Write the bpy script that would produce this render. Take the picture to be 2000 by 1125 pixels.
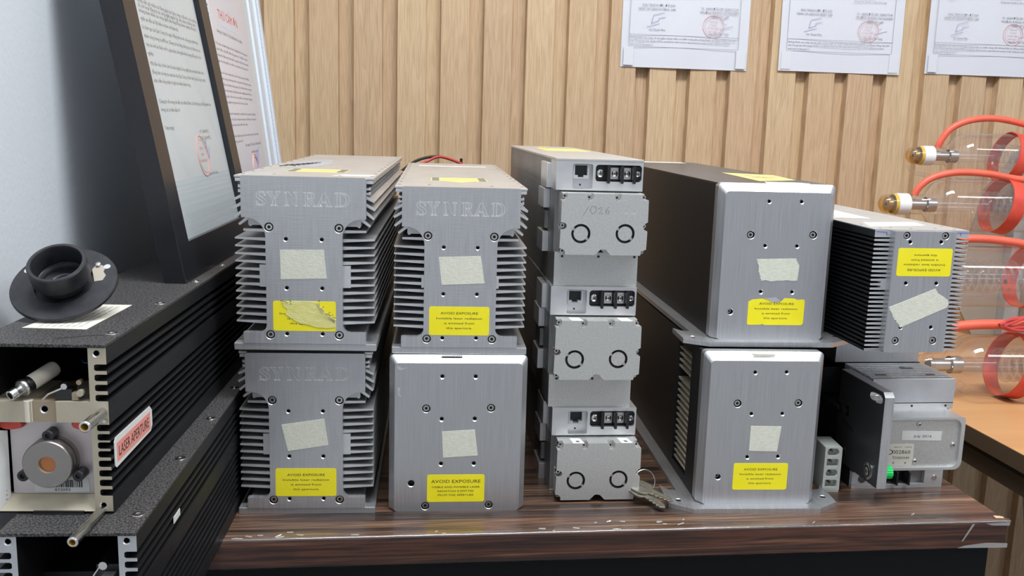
import bpy, bmesh, math, random
from mathutils import Vector, Matrix
from mathutils.geometry import tessellate_polygon
random.seed(7)
for o in list(bpy.data.objects): bpy.data.objects.remove(o)
scene = bpy.context.scene
COL = scene.collection
PI = math.pi
# ------------------------------------------------------------------ camera
CAM_F, PITCH, ROLL, YAW = 1824.8, .1747, .0288, .1248
cam_d = bpy.data.cameras.new('camera'); cam = bpy.data.objects.new('camera', cam_d); COL.objects.link(cam)
fw = Vector((math.cos(PITCH)*math.sin(YAW), math.cos(PITCH)*math.cos(YAW), -math.sin(PITCH)))
rt = Vector((math.cos(YAW), -math.sin(YAW), 0)); upv = rt.cross(fw)
cr_ = rt*math.cos(ROLL)+upv*math.sin(ROLL); cu_ = -rt*math.sin(ROLL)+upv*math.cos(ROLL)
cam.matrix_world = Matrix(((cr_.x, cu_.x, -fw.x, .1551), (cr_.y, cu_.y, -fw.y, -.6502), (cr_.z, cu_.z, -fw.z, .3021), (0, 0, 0, 1)))
cam_d.sensor_fit = 'HORIZONTAL'; cam_d.sensor_width = 36; cam_d.lens = CAM_F/2000*36
cam_d.clip_start = .02
scene.camera = cam
# ------------------------------------------------------------------ world, lights, exposure
w = bpy.data.worlds.new('world'); scene.world = w; w.use_nodes = True
w.node_tree.nodes['Background'].inputs[0].default_value = (.86, .90, 1.0, 1)
w.node_tree.nodes['Background'].inputs[1].default_value = .50
def area_light(name, loc, sx, sy, power, col=(.93, .97, 1.0), rot=(0, 0, 0)):
    l = bpy.data.lights.new(name, 'AREA'); l.shape = 'RECTANGLE'; l.size = sx; l.size_y = sy; l.energy = power; l.color = col
    o = bpy.data.objects.new(name, l); COL.objects.link(o); o.location = loc; o.rotation_euler = rot
    return o
area_light('ceiling_panel_light', (.50, -.36, 1.72), 1.15, .42, 44)
area_light('ceiling_panel_light', (1.9, -1.3, 1.72), 1.0, .4, 22)
vs = scene.view_settings
vs.view_transform = 'Standard'; vs.look = 'None'; vs.gamma = 1; vs.use_curve_mapping = False; vs.exposure = 0.0
# ------------------------------------------------------------------ helpers
M = {}
def nd(t, typ, **k):
    n = t.nodes.new(typ)
    for a, b in k.items(): setattr(n, a, b)
    return n
def mat(name, col, rough=.5, metal=0.0, spec=None, trans=0.0, ior=None, coat=0.0, alpha=None, var=None, vscale=(40, 40, 40), vamt=.3, bump=0.0, bscale=(200, 200, 200), rvar=0.0, detail=4.0):
    """principled material; var = second colour mixed in by stretched noise, bump = noise bump"""
    m = bpy.data.materials.new(name); m.use_nodes = True; t = m.node_tree; b = t.nodes['Principled BSDF']
    b.inputs['Base Color'].default_value = (*col, 1); b.inputs['Roughness'].default_value = rough; b.inputs['Metallic'].default_value = metal
    if spec is not None: b.inputs['Specular IOR Level'].default_value = spec
    if trans: b.inputs['Transmission Weight'].default_value = trans
    if ior: b.inputs['IOR'].default_value = ior
    if coat: b.inputs['Coat Weight'].default_value = coat; b.inputs['Coat Roughness'].default_value = .08
    if alpha is not None: b.inputs['Alpha'].default_value = alpha
    tc = nd(t, 'ShaderNodeTexCoord')
    if var or rvar:
        mp = nd(t, 'ShaderNodeMapping'); mp.inputs['Scale'].default_value = vscale; t.links.new(tc.outputs['Object'], mp.inputs[0])
        n = nd(t, 'ShaderNodeTexNoise'); n.inputs['Scale'].default_value = 1; n.inputs['Detail'].default_value = detail; t.links.new(mp.outputs[0], n.inputs['Vector'])
        if var:
            r = nd(t, 'ShaderNodeValToRGB'); r.color_ramp.elements[0].position = .5-vamt; r.color_ramp.elements[1].position = .5+vamt
            r.color_ramp.elements[0].color = (*col, 1); r.color_ramp.elements[1].color = (*var, 1)
            t.links.new(n.outputs['Fac'], r.inputs[0]); t.links.new(r.outputs[0], b.inputs['Base Color'])
        if rvar:
            mr = nd(t, 'ShaderNodeMapRange'); mr.inputs['From Min'].default_value = .3; mr.inputs['From Max'].default_value = .7
            mr.inputs['To Min'].default_value = max(0, rough-rvar); mr.inputs['To Max'].default_value = rough+rvar
            t.links.new(n.outputs['Fac'], mr.inputs[0]); t.links.new(mr.outputs[0], b.inputs['Roughness'])
    if bump:
        mp2 = nd(t, 'ShaderNodeMapping'); mp2.inputs['Scale'].default_value = bscale; t.links.new(tc.outputs['Object'], mp2.inputs[0])
        n2 = nd(t, 'ShaderNodeTexNoise'); n2.inputs['Scale'].default_value = 1; n2.inputs['Detail'].default_value = 3; t.links.new(mp2.outputs[0], n2.inputs['Vector'])
        bp = nd(t, 'ShaderNodeBump'); bp.inputs['Strength'].default_value = bump; bp.inputs['Distance'].default_value = .0004
        t.links.new(n2.outputs['Fac'], bp.inputs['Height']); t.links.new(bp.outputs[0], b.inputs['Normal'])
    M[name] = m; return m
mat('brushed', (.50, .505, .52), .40, .86, var=(.60, .605, .62), vscale=(900, 60, 40), vamt=.22, bump=.25, bscale=(60, 300, 1500), rvar=.05)
mat('brushed_vertical', (.47, .475, .49), .38, .86, var=(.56, .565, .58), vscale=(1600, 200, 25), vamt=.2, bump=.3, bscale=(1800, 300, 30), rvar=.05)
mat('machined', (.74, .745, .75), .36, .8, var=(.64, .645, .65), vscale=(40, 40, 90), bump=.15, bscale=(400, 400, 60))
mat('fin_aluminium', (.64, .645, .65), .42, .7, var=(.46, .465, .47), vscale=(50, 8, 120), vamt=.3)
mat('dusty_cover', (.50, .48, .455), .42, .55, var=(.60, .575, .54), vscale=(60, 40, 60), bump=.2, bscale=(500, 500, 500))
mat('cast_plate', (.64, .64, .62), .45, .72, var=(.53, .53, .51), vscale=(700, 700, 700), vamt=.25, bump=.25, bscale=(900, 900, 900))
mat('dull_side', (.30, .30, .30), .45, .7, var=(.22, .22, .22), vscale=(90, 12, 40), vamt=.2, bump=.3, bscale=(600, 30, 600))
mat('steel', (.62, .61, .59), .25, 1.0)
mat('dark_steel', (.16, .155, .15), .35, 1.0)
mat('groove_edge', (.85, .85, .86), .35, .7)
mat('grey_anodised', (.045, .045, .048), .4, .4, var=(.065, .065, .068), vscale=(20, 20, 20), bump=.1, bscale=(900, 900, 900))
mat('cabinet_black', (.0045, .005, .006), .5, 0, spec=.15)
mat('hole_dark', (.02, .02, .022), .5)
mat('black_anodised', (.008, .0085, .010), .45, 0, spec=.25, var=(.015, .015, .017), vscale=(300, 60, 300), bump=.12, bscale=(900, 900, 900))
mat('black_dusty', (.014, .0145, .017), .5, 0, spec=.3, var=(.085, .08, .078), vscale=(900, 900, 900), vamt=.11, bump=.4, bscale=(1500, 1500, 1500), detail=2)
mat('black_top', (.035, .031, .028), .3, 0, var=(.075, .066, .058), vscale=(30, 12, 30), bump=.1, bscale=(300, 300, 300))
mat('black_plastic', (.012, .012, .013), .3)
mat('cap_plastic', (.011, .012, .015), .42, 0, spec=.4, var=(.026, .026, .03), vscale=(160, 160, 160), vamt=.22)
mat('cream_metal', (.42, .37, .275), .5, .25, var=(.50, .45, .345), vscale=(60, 60, 60), bump=.15, bscale=(800, 800, 800))
mat('tan_metal', (.32, .25, .165), .5, .3, var=(.39, .31, .215), vscale=(90, 90, 90))
mat('cast_grey', (.52, .53, .55), .5, .4, var=(.42, .43, .45), vscale=(60, 60, 60))
mat('pinkish_plate', (.60, .55, .54), .38, .6, var=(.50, .43, .43), vscale=(25, 25, 25), vamt=.2)
mat('turned_steel', (.30, .275, .26), .34, .95, rvar=.08, vscale=(300, 300, 300))
mat('amber_glass', (.50, .15, .015), .08, .3, coat=1.0)
mat('cream_ceramic', (.62, .57, .47), .5, 0, var=(.72, .68, .58), vscale=(90, 90, 90))
mat('yellow', (.86, .74, .0), .38, 0, var=(.90, .79, .02), vscale=(70, 70, 70), coat=.2)
mat('faded_yellow', (.62, .52, .16), .5, 0, var=(.70, .60, .24), vscale=(120, 120, 120))
mat('ink', (.018, .018, .018), .5)
mat('grey_ink', (.12, .12, .13), .6)
mat('pale_ink', (.36, .36, .40), .6)
mat('print_ink', (.20, .20, .23), .6)
mat('tape_patch', (.70, .715, .76), .4)
mat('blue_ink', (.05, .07, .35), .5)
mat('blue_pen', (.18, .20, .42), .6)
mat('red_ink', (.66, .10, .08), .6)
mat('stamp_red', (.78, .36, .36), .7)
mat('pale_blue', (.55, .63, .80), .7)
mat('tape', (.70, .70, .59), .7, 0, var=(.57, .57, .48), vscale=(260, 260, 420), vamt=.3, bump=.4, bscale=(700, 700, 900))
mat('torn_tape', (.80, .77, .36), .4, 0, var=(.66, .60, .14), vscale=(120, 120, 420), vamt=.3, bump=.5, bscale=(300, 300, 900))
mat('label_white', (.74, .74, .72), .5, 0, var=(.66, .655, .62), vscale=(60, 60, 60))
mat('label_cream', (.66, .64, .55), .5)
mat('label_pink', (.80, .30, .25), .5)
mat('paper', (.69, .705, .76), .7, 0, var=(.66, .675, .73), vscale=(14, 14, 14))
mat('letter_paper', (.66, .68, .70), .6, 0, var=(.60, .62, .645), vscale=(12, 12, 12))
mat('letter_pink', (.66, .60, .60), .6, 0, var=(.60, .60, .65), vscale=(9, 9, 9))
mat('frame_black', (.008, .0085, .012), .3, 0, var=(.014, .0145, .018), vscale=(900, 900, 900), vamt=.2)
mat('frame_brown', (.075, .056, .038), .5, 0, var=(.095, .072, .05), vscale=(300, 300, 300))
mat('frame_white', (.66, .72, .80), .35)
mat('frame_gold', (.45, .30, .14), .45, .3)
mat('plaster', (.68, .715, .755), .75, 0, var=(.655, .69, .73), vscale=(7, 7, 7), bump=.35, bscale=(260, 260, 260))
mat('red_rubber', (.70, .09, .055), .5, 0, var=(.58, .06, .04), vscale=(100, 100, 100))
mat('orange_sleeve', (.80, .14, .08), .4, 0, var=(.70, .11, .065), vscale=(60, 60, 60))
mat('red_cable', (.50, .055, .05), .4)
mat('black_cable', (.012, .012, .012), .4)
mat('white_tape', (.78, .78, .77), .5)
mat('amber_resin', (.62, .40, .06), .25, 0, coat=.5)
mat('electrode', (.50, .48, .44), .3, .9)
mat('white_plastic', (.62, .65, .60), .45)
mat('green_plastic', (.0, .62, .12), .4)
mat('orange_wood', (.47, .235, .095), .38, 0, var=(.56, .31, .14), vscale=(3, 40, 40), vamt=.25)
mat('desk_edge', (.13, .085, .05), .45)
mat('taupe', (.33, .29, .24), .6, 0, var=(.38, .33, .275), vscale=(30, 30, 30))
mat('grey_steel', (.48, .49, .50), .5, .3, var=(.40, .41, .42), vscale=(80, 20, 80))
mat('key_nickel', (.42, .40, .34), .36, .9, var=(.28, .27, .22), vscale=(300, 300, 300))
mat('concrete_floor', (.30, .29, .27), .5, 0, var=(.34, .33, .31), vscale=(6, 6, 6))
mat('ceiling_white', (.78, .79, .80), .8)
def film(name, tint, rough, haze, refl0=.045, refl1=.8, haze_col=(.8, .8, .8)):
    """thin clear sheet: see-through with a fresnel reflection and a little haze"""
    m = bpy.data.materials.new(name); m.use_nodes = True; t = m.node_tree; L = t.links.new
    t.nodes.remove(t.nodes['Principled BSDF']); out = t.nodes['Material Output']
    tr = nd(t, 'ShaderNodeBsdfTransparent'); tr.inputs[0].default_value = (*tint, 1)
    gl = nd(t, 'ShaderNodeBsdfGlossy'); gl.inputs['Roughness'].default_value = rough
    df = nd(t, 'ShaderNodeBsdfDiffuse'); df.inputs[0].default_value = (*haze_col, 1)
    lw = nd(t, 'ShaderNodeLayerWeight'); lw.inputs[0].default_value = .5
    pw = nd(t, 'ShaderNodeMath', operation='POWER'); L(lw.outputs['Facing'], pw.inputs[0]); pw.inputs[1].default_value = 4.5
    fr = nd(t, 'ShaderNodeMapRange'); L(pw.outputs[0], fr.inputs['Value']); fr.inputs['To Min'].default_value = refl0; fr.inputs['To Max'].default_value = refl1
    m1 = nd(t, 'ShaderNodeMixShader'); m1.inputs[0].default_value = haze; L(tr.outputs[0], m1.inputs[1]); L(df.outputs[0], m1.inputs[2])
    m2 = nd(t, 'ShaderNodeMixShader'); L(fr.outputs[0], m2.inputs[0]); L(m1.outputs[0], m2.inputs[1]); L(gl.outputs[0], m2.inputs[2]); L(m2.outputs[0], out.inputs[0]); M[name] = m
film('clear_tape', (.97, .96, .95), .08, .003, .012, .6); film('tape_fold', (.96, .95, .94), .16, .05, .10, .8); film('tape_scrap', (.95, .95, .94), .15, .30); film('picture_glass', (.97, .98, .98), .04, .0, .03, .32)
film('glass', (.98, .965, .96), .03, .03, .055, .95); film('glass_amber', (.93, .76, .42), .05, .06, .05, .7)
def ramp(t, stops):
    r = nd(t, 'ShaderNodeValToRGB'); e = r.color_ramp.elements
    while len(e) < len(stops): e.new(.5)
    for i, (p, c) in enumerate(stops): e[i].position = p; e[i].color = (*c, 1)
    return r
def wood_wall():
    m = bpy.data.materials.new('oak_panel'); m.use_nodes = True; t = m.node_tree; b = t.nodes['Principled BSDF']; L = t.links.new
    tc = nd(t, 'ShaderNodeTexCoord'); sp = nd(t, 'ShaderNodeSeparateXYZ'); L(tc.outputs['Object'], sp.inputs[0])
    def ma(op, a, bb=None):
        n = nd(t, 'ShaderNodeMath', operation=op)
        for i, v in enumerate((a, bb)):
            if v is None: continue
            if isinstance(v, (int, float)): n.inputs[i].default_value = v
            else: L(v, n.inputs[i])
        return n.outputs[0]
    idx = ma('FLOOR', ma('DIVIDE', ma('SUBTRACT', sp.outputs['X'], .0099), .0715))
    kind = ma('MODULO', ma('ADD', idx, 300), 3)
    cb = nd(t, 'ShaderNodeCombineXYZ')
    L(ma('MULTIPLY', sp.outputs['X'], 60), cb.inputs[0]); L(ma('MULTIPLY', kind, 7.3), cb.inputs[1])
    L(ma('ADD', ma('MULTIPLY', sp.outputs['Z'], 4.5), ma('MULTIPLY', kind, 3.1)), cb.inputs[2])
    n = nd(t, 'ShaderNodeTexNoise'); n.inputs['Scale'].default_value = .55; n.inputs['Detail'].default_value = 2; L(cb.outputs[0], n.inputs['Vector'])
    rings = ma('FRACT', ma('MULTIPLY', n.outputs['Fac'], 9))
    rg = ramp(t, [(0, (.59, .41, .25)), (.55, (.61, .43, .267)), (.92, (.64, .46, .29)), (1, (.59, .41, .25))]); L(rings, rg.inputs[0])
    cb2 = nd(t, 'ShaderNodeCombineXYZ'); L(ma('MULTIPLY', sp.outputs['X'], 1100), cb2.inputs[0]); L(ma('MULTIPLY', sp.outputs['Z'], 40), cb2.inputs[2]); L(kind, cb2.inputs[1])
    n2 = nd(t, 'ShaderNodeTexNoise'); n2.inputs['Scale'].default_value = .6; n2.inputs['Detail'].default_value = 3; L(cb2.outputs[0], n2.inputs['Vector'])
    fr = ramp(t, [(.34, (.80, .79, .77)), (.60, (1.0, 1.01, 1.02))]); L(n2.outputs['Fac'], fr.inputs[0])
    mx = nd(t, 'ShaderNodeMix', data_type='RGBA', blend_type='MULTIPLY'); mx.inputs['Factor'].default_value = 1
    L(rg.outputs[0], mx.inputs['A']); L(fr.outputs[0], mx.inputs['B'])
    kt = ramp(t, [(0, (1.0, .985, .96)), (.5, (.97, .94, .93)), (1, (1.05, 1.06, 1.03))]); L(ma('DIVIDE', kind, 2), kt.inputs[0])
    mx2 = nd(t, 'ShaderNodeMix', data_type='RGBA', blend_type='MULTIPLY'); mx2.inputs['Factor'].default_value = 1
    L(mx.outputs['Result'], mx2.inputs['A']); L(kt.outputs[0], mx2.inputs['B']); L(mx2.outputs['Result'], b.inputs['Base Color'])
    b.inputs['Roughness'].default_value = .6; M['oak_panel'] = m
def ebony(name, tint, rough, coat, red=(1, 1, 1)):
    m = bpy.data.materials.new(name); m.use_nodes = True; t = m.node_tree; b = t.nodes['Principled BSDF']; L = t.links.new
    tc = nd(t, 'ShaderNodeTexCoord')
    mp = nd(t, 'ShaderNodeMapping'); mp.inputs['Scale'].default_value = (3.0, 100, 130); L(tc.outputs['Object'], mp.inputs[0])
    n = nd(t, 'ShaderNodeTexNoise'); n.inputs['Scale'].default_value = 1; n.inputs['Detail'].default_value = 6; n.inputs['Distortion'].default_value = .5; L(mp.outputs[0], n.inputs['Vector'])
    k = tint
    r = ramp(t, [(.30, (.018*k, .014*k, .013*k)), (.44, (.05*k, .032*k, .025*k)), (.52, (.14*k, .072*k, .043*k)), (.58, (.055*k, .037*k, .03*k)), (.66, (.22*k, .13*k, .078*k)), (.8, (.30*k, .18*k, .11*k))]); L(n.outputs['Fac'], r.inputs[0])
    mp2 = nd(t, 'ShaderNodeMapping'); mp2.inputs['Scale'].default_value = (20, 600, 600); L(tc.outputs['Object'], mp2.inputs[0])
    n2 = nd(t, 'ShaderNodeTexNoise'); n2.inputs['Scale'].default_value = 1; L(mp2.outputs[0], n2.inputs['Vector'])
    r2 = ramp(t, [(.35, (.55, .55, .55)), (.6, (1.2, 1.2, 1.2))]); L(n2.outputs['Fac'], r2.inputs[0])
    mx = nd(t, 'ShaderNodeMix', data_type='RGBA', blend_type='MULTIPLY'); mx.inputs['Factor'].default_value = 1
    for e_ in r.color_ramp.elements: e_.color = (e_.color[0]*red[0], e_.color[1]*red[1], e_.color[2]*red[2], 1)
    L(r.outputs[0], mx.inputs['A']); L(r2.outputs[0], mx.inputs['B']); L(mx.outputs['Result'], b.inputs['Base Color'])
    b.inputs['Specular IOR Level'].default_value = .35; b.inputs['Roughness'].default_value = rough; b.inputs['Coat Weight'].default_value = coat; b.inputs['Coat Roughness'].default_value = .12
    M[name] = m
wood_wall(); ebony('ebony_top', 1.1, .36, .2); ebony('ebony_edge', .62, .36, .0, (1.15, .80, .78))

class MB:
    """mesh builder, coordinates in metres after scale S"""
    def __init__(s, S=.001):
        s.v = []; s.f = []; s.m = []; s.mats = []; s.S = S; s.T = None
    def mi(s, m):
        if m not in s.mats: s.mats.append(m)
        return s.mats.index(m)
    def V(s, p):
        p = Vector(p)
        if s.T is not None: p = s.T @ p
        s.v.append(p*s.S); return len(s.v)-1
    def F(s, idx, m): s.f.append(tuple(idx)); s.m.append(s.mi(m))
    def quad(s, pts, m): s.F([s.V(p) for p in pts], m)
    def box(s, x0, x1, y0, y1, z0, z1, m, front=None):
        a = [s.V(p) for p in ((x0, y0, z0), (x1, y0, z0), (x1, y1, z0), (x0, y1, z0), (x0, y0, z1), (x1, y0, z1), (x1, y1, z1), (x0, y1, z1))]
        for k, q in enumerate(((0, 3, 2, 1), (4, 5, 6, 7), (0, 1, 5, 4), (1, 2, 6, 5), (2, 3, 7, 6), (3, 0, 4, 7))):
            s.F([a[i] for i in q], front if (front and k == 2) else m)
        return s
    def P3(s, ax, u, v, d):
        return (u, d, v) if ax == 'y' else ((d, u, v) if ax == 'x' else (u, v, d))
    def cap(s, loops, ax, d, m):
        pl = [[Vector((u, v, 0)) for u, v in lp] for lp in loops]
        flat = [q for lp in loops for q in lp]
        ids = [s.V(s.P3(ax, u, v, d)) for u, v in flat]
        for t in tessellate_polygon(pl): s.F([ids[i] for i in t], m)
    def walls(s, lp, ax, d0, d1, m):
        a = [s.V(s.P3(ax, u, v, d0)) for u, v in lp]; b = [s.V(s.P3(ax, u, v, d1)) for u, v in lp]
        n = len(lp)
        for i in range(n): j = (i+1) % n; s.F((a[i], a[j], b[j], b[i]), m)
    def prism(s, outer, ax, d0, d1, m, holes=(), capm=None, back=True, backholes=True):
        s.cap([outer]+list(holes), ax, d0, capm or m)
        if back: s.cap([outer]+(list(holes) if backholes else []), ax, d1, m)
        s.walls(outer, ax, d0, d1, m)
        if backholes:
            for h in holes: s.walls(h, ax, d0, d1, m)
        return s
    def plate(s, outer, ax, d0, d1, m, holes=(), polyholes=(), capm=None, skip_front=False):
        """holes: (u, v, radius, depth, countersink, floor material); polyholes: (loop, depth, floor material)"""
        sg = 1 if d1 > d0 else -1
        lps = [circ(h[0], h[1], h[2]+h[4], 20) for h in holes]+[p[0] for p in polyholes]
        s.cap([outer]+lps, ax, d0, capm or m)
        s.cap([outer], ax, d1, m); s.walls(outer, ax, d0, d1, m)
        for (u, v, r, dep, cs, fm), lp in zip(holes, lps):
            dd = d0
            if cs:
                dd = d0+sg*cs
                a = [s.V(s.P3(ax, p, q, d0)) for p, q in lp]; b = [s.V(s.P3(ax, p, q, dd)) for p, q in circ(u, v, r, 20)]
                for i in range(20): j = (i+1) % 20; s.F((a[i], a[j], b[j], b[i]), 'machined')
            s.walls(circ(u, v, r, 20), ax, dd, d0+sg*dep, fm); s.cap([circ(u, v, r, 20)], ax, d0+sg*dep, fm)
        for lp, dep, fm in polyholes:
            s.walls(lp, ax, d0, d0+sg*dep, m); s.cap([lp], ax, d0+sg*dep, fm)
        return s
    def rings(s, c, ax, prof, m, seg=32, capend=True):
        """lathe around axis vector; prof = [(radius, distance)]"""
        ax = Vector(ax).normalized(); t = Vector((0, 0, 1)) if abs(ax.z) < .9 else Vector((1, 0, 0))
        e1 = ax.cross(t).normalized(); e2 = ax.cross(e1); c = Vector(c); rows = []
        for r, d in prof:
            if r < 1e-6: rows.append([s.V(c+ax*d)]*seg); continue
            rows.append([s.V(c+ax*d+(e1*math.cos(2*PI*i/seg)+e2*math.sin(2*PI*i/seg))*r) for i in range(seg)])
        for k, (a, b) in enumerate(zip(rows, rows[1:])):
            mm = m[k] if isinstance(m, (list, tuple)) else m
            for i in range(seg):
                j = (i+1) % seg; q = []
                for x in (a[i], a[j], b[j], b[i]):
                    if x not in q: q.append(x)
                if len(q) > 2: s.F(q, mm)
        return s
    def cyl(s, c, ax, r, h, m, seg=24): return s.rings(c, ax, [(0, 0), (r, 0), (r, h), (0, h)], m, seg)
    def tube(s, pts, r, m, seg=8, closed=False, smooth=0):
        pts = [Vector(p) for p in pts]
        if smooth:
            out = []; n = len(pts); N = n if closed else n-1
            for i in range(N):
                p0 = pts[(i-1) % n] if (closed or i > 0) else pts[0]; p1 = pts[i]; p2 = pts[(i+1) % n]; p3 = pts[(i+2) % n] if (closed or i+2 < n) else pts[-1]
                for k in range(smooth):
                    t = k/smooth
                    out.append(.5*((2*p1)+(-p0+p2)*t+(2*p0-5*p1+4*p2-p3)*t*t+(-p0+3*p1-3*p2+p3)*t**3))
            if not closed: out.append(pts[-1])
            pts = out
        n = len(pts); rows = []; prev = None
        for i, p in enumerate(pts):
            a = pts[(i-1) % n] if (closed or i > 0) else p; b = pts[(i+1) % n] if (closed or i < n-1) else p
            d = (b-a)
            if d.length < 1e-9: d = Vector((0, 0, 1))
            d.normalize()
            if prev is None: prev = d.orthogonal().normalized()
            e1 = (prev-d*prev.dot(d))
            if e1.length < 1e-6: e1 = d.orthogonal()
            e1.normalize(); prev = e1; e2 = d.cross(e1)
            rr = r(i/(n-1)) if callable(r) else r
            rows.append([s.V(p+(e1*math.cos(2*PI*k/seg)+e2*math.sin(2*PI*k/seg))*rr) for k in range(seg)])
        for i in range(n if closed else n-1):
            a, b = rows[i], rows[(i+1) % n]
            for k in range(seg): l = (k+1) % seg; s.F((a[k], a[l], b[l], b[k]), m)
        if not closed: s.F(rows[0][::-1], m); s.F(rows[-1], m)
        return s
    def text(s, txt, o, right, up, cap, m, width=None, align='L', shear=0.0, off=.05):
        """cap = capital height; width fits the line to that length"""
        vs_, fs_, (x0, x1) = glyphs(txt); o = Vector(o); R = Vector(right).normalized(); U = Vector(up).normalized(); N = R.cross(U)
        k = cap/.727; kx = k if width is None else width/max(1e-6, x1-x0)
        sh = 0 if align == 'L' else -(x1-x0)*kx*(.5 if align == 'C' else 1)
        ids = [s.V(o+R*((x-x0)*kx+sh+shear*y*k)+U*(y*k)+N*off) for x, y in vs_]
        for f in fs_: s.F([ids[i] for i in f], m)
        return s
    def build(s, name, parent=None, smooth=False, bevel=0, label=None):
        me = bpy.data.meshes.new(name); me.from_pydata([tuple(p) for p in s.v], [], s.f)
        for m in s.mats: me.materials.append(M[m])
        me.polygons.foreach_set('material_index', s.m)
        bm = bmesh.new(); bm.from_mesh(me)
        bmesh.ops.remove_doubles(bm, verts=bm.verts, dist=1e-6)
        bmesh.ops.recalc_face_normals(bm, faces=bm.faces); bm.to_mesh(me); bm.free()
        if smooth:
            me.polygons.foreach_set('use_smooth', [True]*len(me.polygons)); me.set_sharp_from_angle(angle=.7)
        me.update()
        o = bpy.data.objects.new(name, me); COL.objects.link(o)
        if parent: o.parent = parent
        if bevel:
            b = o.modifiers.new('bevel', 'BEVEL'); b.width = bevel*s.S; b.segments = 2; b.limit_method = 'ANGLE'; b.angle_limit = .6
        if label: o['label'] = label
        return o
_g = {}
def glyphs(txt):
    if txt not in _g:
        c = bpy.data.curves.new('t', 'FONT'); c.body = txt; c.size = 1; c.resolution_u = 2
        o = bpy.data.objects.new('t', c); COL.objects.link(o); bpy.context.view_layer.update()
        me = o.evaluated_get(bpy.context.evaluated_depsgraph_get()).to_mesh()
        v = [(p.co.x, p.co.y) for p in me.vertices]; f = [tuple(p.vertices) for p in me.polygons]
        xs = [p[0] for p in v] or [0, 1]; _g[txt] = (v, f, (min(xs), max(xs)))
        bpy.data.objects.remove(o); bpy.data.curves.remove(c)
    return _g[txt]
def circ(u, v, r, n=24, a0=0): return [(u+r*math.cos(a0+2*PI*i/n), v+r*math.sin(a0+2*PI*i/n)) for i in range(n)]
def rect(x0, x1, z0, z1): return [(x0, z0), (x1, z0), (x1, z1), (x0, z1)]
def rrect(x0, x1, z0, z1, r, n=5, rs=None):
    rs = rs or (r, r, r, r); out = []
    for (cx, cz, a), q in zip(((x0, z0, PI), (x1, z0, 1.5*PI), (x1, z1, 0), (x0, z1, .5*PI)), rs):
        sx = 1 if cx == x0 else -1; sz = 1 if cz == z0 else -1
        for i in range(n+1):
            t = a+i*.5*PI/n; out.append((cx+sx*q+q*math.cos(t), cz+sz*q+q*math.sin(t)))
    return out
def slot(x0, x1, z, r, n=8):
    return [(x1-r+r*math.cos(-PI/2+PI*i/n), z+r*math.sin(-PI/2+PI*i/n)) for i in range(n+1)]+[(x0+r+r*math.cos(PI/2+PI*i/n), z+r*math.sin(PI/2+PI*i/n)) for i in range(n+1)]
def thing(name, label, cat, loc=(0, 0, 0), rz=0, group=None):
    o = bpy.data.objects.new(name, None); COL.objects.link(o); o.empty_display_size = .02
    o.location = loc; o.rotation_euler = (0, 0, rz); o['label'] = label; o['category'] = cat
    if group: o['group'] = group
    return o
def struct(o): o['kind'] = 'structure'; return o
def tag(o, label, cat, group=None):
    o['label'] = label; o['category'] = cat
    if group: o['group'] = group
    return o
def socket_screw(parent, x, z, y, r=2.5, h=1.6, name='socket_screw'):
    """hex socket screw head facing the front (-y); y = plane of the head"""
    m = MB(); m.cap([circ(x, z, r*.92, 20), circ(x, z, r*.5, 6)], 'y', y, 'steel')
    a = circ(x, z, r*.92, 20); b = circ(x, z, r, 20)
    A = [m.V((p, y, q)) for p, q in a]; B = [m.V((p, y+.3, q)) for p, q in b]
    for i in range(20): j = (i+1) % 20; m.F((A[i], A[j], B[j], B[i]), 'steel')
    m.walls(b, 'y', y+.3, y+h, 'steel'); m.walls(circ(x, z, r*.5, 6), 'y', y, y+1.2, 'dark_steel'); m.cap([circ(x, z, r*.5, 6)], 'y', y+1.2, 'hole_dark')
    return m.build(name, parent)
def cross_screw(parent, x, z, y, r=2.4, name='cross_screw', d=(0, -1, 0)):
    m = MB(); m.rings((x, y, z), d, [(r, 0), (r, .5), (r*.8, 1.1), (r*.4, 1.4), (0, 1.45)], 'steel', 18)
    a = random.random()*1.5
    for k in (0, 1):
        t = a+k*PI/2; c, s_ = math.cos(t), math.sin(t); L_, W_ = r*.55, r*.11
        m.quad([(x+c*L_-s_*W_, y-1.5, z+s_*L_+c*W_), (x+c*L_+s_*W_, y-1.5, z+s_*L_-c*W_), (x-c*L_+s_*W_, y-1.5, z-s_*L_-c*W_), (x-c*L_-s_*W_, y-1.5, z-s_*L_+c*W_)], 'hole_dark')
    return m.build(name, parent, smooth=True)
AV = [('AVOID EXPOSURE', .62, .225, 1.9), ('Invisible laser radiation', .76, .405, 1.65), ('is emitted from', .50, .575, 1.65), ('this aperture.', .43, .745, 1.65)]
AV2 = [('AVOID EXPOSURE', .86, .24, 2.7), ('VISIBLE AND INVISIBLE LASER', .84, .45, 1.6), ('RADIATION IS EMITTED', .63, .60, 1.6), ('FROM THIS APERTURE', .62, .745, 1.6)]
def warning(parent, x0, x1, z0, z1, y, lines=AV, rot=False, nick=None, border='faded_yellow'):
    m = MB(); W, H = x1-x0, z1-z0; cx, cz = (x0+x1)/2, (z0+z1)/2
    out = rrect(x0, x1, z0, z1, 1.6)
    if nick: out = nick(x0, x1, z0, z1)
    m.prism(out, 'y', y-.15, y, 'yellow')
    R, U = ((-1, 0, 0), (0, 0, -1)) if rot else ((1, 0, 0), (0, 0, 1))
    for t, wf, zf, cap in lines:
        dz = (.5-zf)*H-cap/2
        m.text(t, (cx, y-.15, cz+(-dz if rot else dz)), R, U, cap, 'ink', width=wf*W, align='C', off=.06)
    return m.build('warning_label', parent)
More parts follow.
